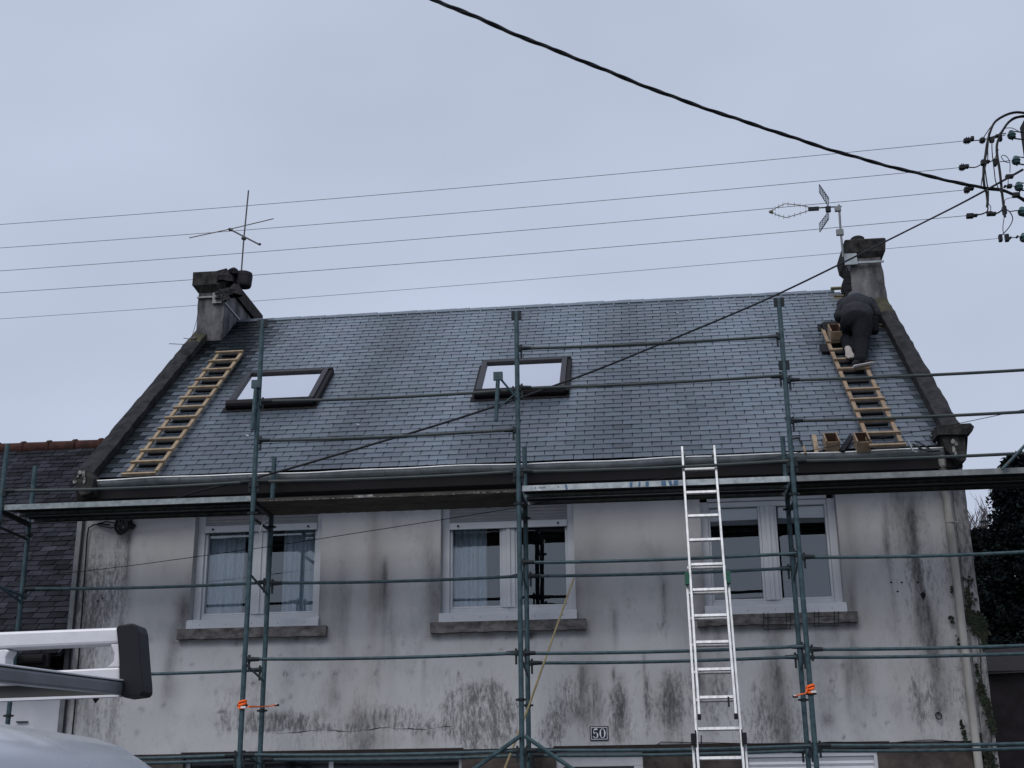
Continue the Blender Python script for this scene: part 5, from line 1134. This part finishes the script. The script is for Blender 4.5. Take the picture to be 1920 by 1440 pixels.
# ================================================================== right side: outbuilding and trees
ob = thing('outbuilding', (7.5, 17.5, 0), 'dark brown boarded outbuilding behind the right corner of the house', 'outbuilding')
za = W(1850, 1250, 16.2).z
g = MB(); g.box(3.6, 14, 16.2, 16.4, 0, za-.05, 0); g.build('wall', MT['brown'], ob)
g = MB()
g.add([(3.6, 16.1, za-.1), (14, 16.1, za+.15), (14, 20, za+.9), (3.6, 20, za+.6)], [(0, 1, 2, 3)])
g.build('roof', MT['brown'], ob)
def leafmb(g, c, r, n, size, flat=.6):
    for _ in range(n):
        v = Vector((random.gauss(0, 1), random.gauss(0, 1), random.gauss(0, 1))).normalized()*r*random.random()**.33; p = c+Vector((v.x, v.y, v.z*flat))
        a = Vector((random.gauss(0, 1), random.gauss(0, 1), random.gauss(0, .6))).normalized()*size*random.uniform(.5, 1.3); b = a.cross(Vector((random.gauss(0, 1), random.gauss(0, 1), random.gauss(0, 1)))).normalized()*size*.35
        t = random.uniform(.5, 1.5); g.add([p-b, p+a, p+b*.9, p-a*.2], [(0, 1, 2, 3)], 0, (t, t, t*random.uniform(.9, 1.2), 1))
def conifer(name, base, h, r, label, n, seed, clumps, group='evergreens right of the house'):
    random.seed(seed); t = thing(name, base, label, 'tree', group); base = Vector(base)
    g = MB(); g.tube([base, base+Vector((.05, 0, h*.5)), base+Vector((0, 0, h*.95))], [.2, .12, .02], 8); g.build('trunk', MT['bark'], t)
    g = MB()
    for _ in range(clumps):
        u = random.random()**.8; z = h*(.05+.95*u); rr = r*(1-u)**.55*(.55+.5*random.random()); a = random.random()*2*math.pi
        c = base+Vector((rr*math.cos(a), rr*math.sin(a), z)); leafmb(g, c, .36*(1.15-u*.5), n, .085)
        if rr > .3: g.tube([base+Vector((0, 0, z-.2)), c], [.02, .005], 4, 0, col=(.6, .6, .6, 1))
    g.build('crown', MT['leaf'], t, attr=True); return t
b = W(1925, 1000, 24); conifer('conifer_tree', (b.x+.02, 24, 0), W(1900, 862, 24).z, 1.55, 'tall dark evergreen tree at the right edge under the scaffold deck', 100, 3, 560)
b = W(1865, 1200, 25); conifer('conifer_tree', (b.x-.1, 25, 0), W(1865, 1000, 25).z, 1.25, 'lower dark evergreen tree close to the right corner of the house', 100, 4, 380)
b = W(1990, 1000, 26); conifer('conifer_tree', (b.x+.6, 26, 0), W(1925, 900, 26).z, 1.8, 'dark evergreen tree partly cut off by the right edge of the picture', 70, 5, 380)
random.seed(9)
b = W(1815, 1060, 30); t = thing('bare_tree', (b.x, 30, 0), 'leafless pale tree showing between house corner and evergreen', 'tree')
g = MB(); g.tube([(b.x-.2, 30, 0), (b.x-.15, 30, 3.0), (b.x-.1, 30, b.z-.6)], [.14, .1, .06], 8); g.build('trunk', MT['bark'], t)
g = MB()
def twig(p, d, l, r, dep):
    q = p+d*l; m = p.lerp(q, .5)+Vector((random.uniform(-.05, .05), random.uniform(-.05, .05), random.uniform(-.02, .05)))*l; g.tube([p, m, q], [r, r*.8, r*.55], 5)
    if dep:
        for _ in range(3): 
            dd = (d+Vector((random.uniform(-.55, .7), random.uniform(-.5, .5), random.uniform(-.15, .5)))).normalized(); twig(p.lerp(q, random.uniform(.35, 1)), dd, l*random.uniform(.5, .8), r*.6, dep-1)
for k in range(6): twig(Vector((b.x-.1, 30, b.z-.9+.15*k)), Vector((random.uniform(-.1, .75), random.uniform(-.3, .3), 1)).normalized(), 1.0, .03, 4)
g.build('branches', MT['twig'], t)
# ivy on the right pier
t = thing('ivy', W(1850, 1200, YF-.05), 'dark ivy climbing the right corner of the house', 'ivy')
g = MB(); random.seed(12)
def ivyleaf(p, s):
    a = random.random()*6.28; vs = [p+Vector((s*math.cos(a+q)*(1 if k % 2 == 0 else .55), random.uniform(-.02, 0), s*math.sin(a+q)*(1 if k % 2 == 0 else .55))) for k, q in enumerate([i*math.pi/4 for i in range(8)])]
    g.add(vs, [tuple(range(8))])
for (x0, y0, x1, y1, w, n) in ((1815, 1085, 1818, 1150, 10, 60), (1822, 1150, 1840, 1190, 16, 240), (1842, 1160, 1846, 1215, 6, 110), (1836, 1280, 1850, 1330, 6, 80), (1848, 1310, 1862, 1370, 7, 110), (1801, 1355, 1812, 1392, 3, 34), (1833, 1372, 1838, 1394, 3, 24), (1780, 1158, 1790, 1170, 3, 10), (1795, 1195, 1797, 1212, 3, 8), (1788, 1100, 1782, 1110, 2, 7), (1828, 1240, 1840, 1290, 4, 30), (1845, 1400, 1862, 1440, 12, 90)):
    for _ in range(n):
        u = random.random(); ivyleaf(W(x0+(x1-x0)*u+random.gauss(0, w*.5), y0+(y1-y0)*u+random.gauss(0, 4), YF-.045), random.uniform(.012, .026))
g.build('leaves', MT['ivy'], t)
g = MB(); g.tube([W(x, y, YF-.033) for x, y in ((1862, 1440), (1858, 1370), (1850, 1320), (1840, 1270), (1838, 1220), (1832, 1180), (1820, 1140), (1815, 1085))], .006, 5); g.build('stem', MT['bark'], t)
# bits of plaster on the slates
random.seed(2)
for k, (px, py, lb) in enumerate(((461, 817, 'white chip of plaster on the slates below the left skylight'), (668, 796, 'white chip of plaster on the slates right of the left skylight'), (1268, 586, 'white chip of plaster high on the slates left of the right scaffold post'))):
    p = RF(px, py, .02); g = MB(); g.obox(p, (.035, 0, -.012), RU*.012, RN*.008); tag(g.build('plaster_chip', MT['white']), lb, 'chip', 'white chips lying on the roof')
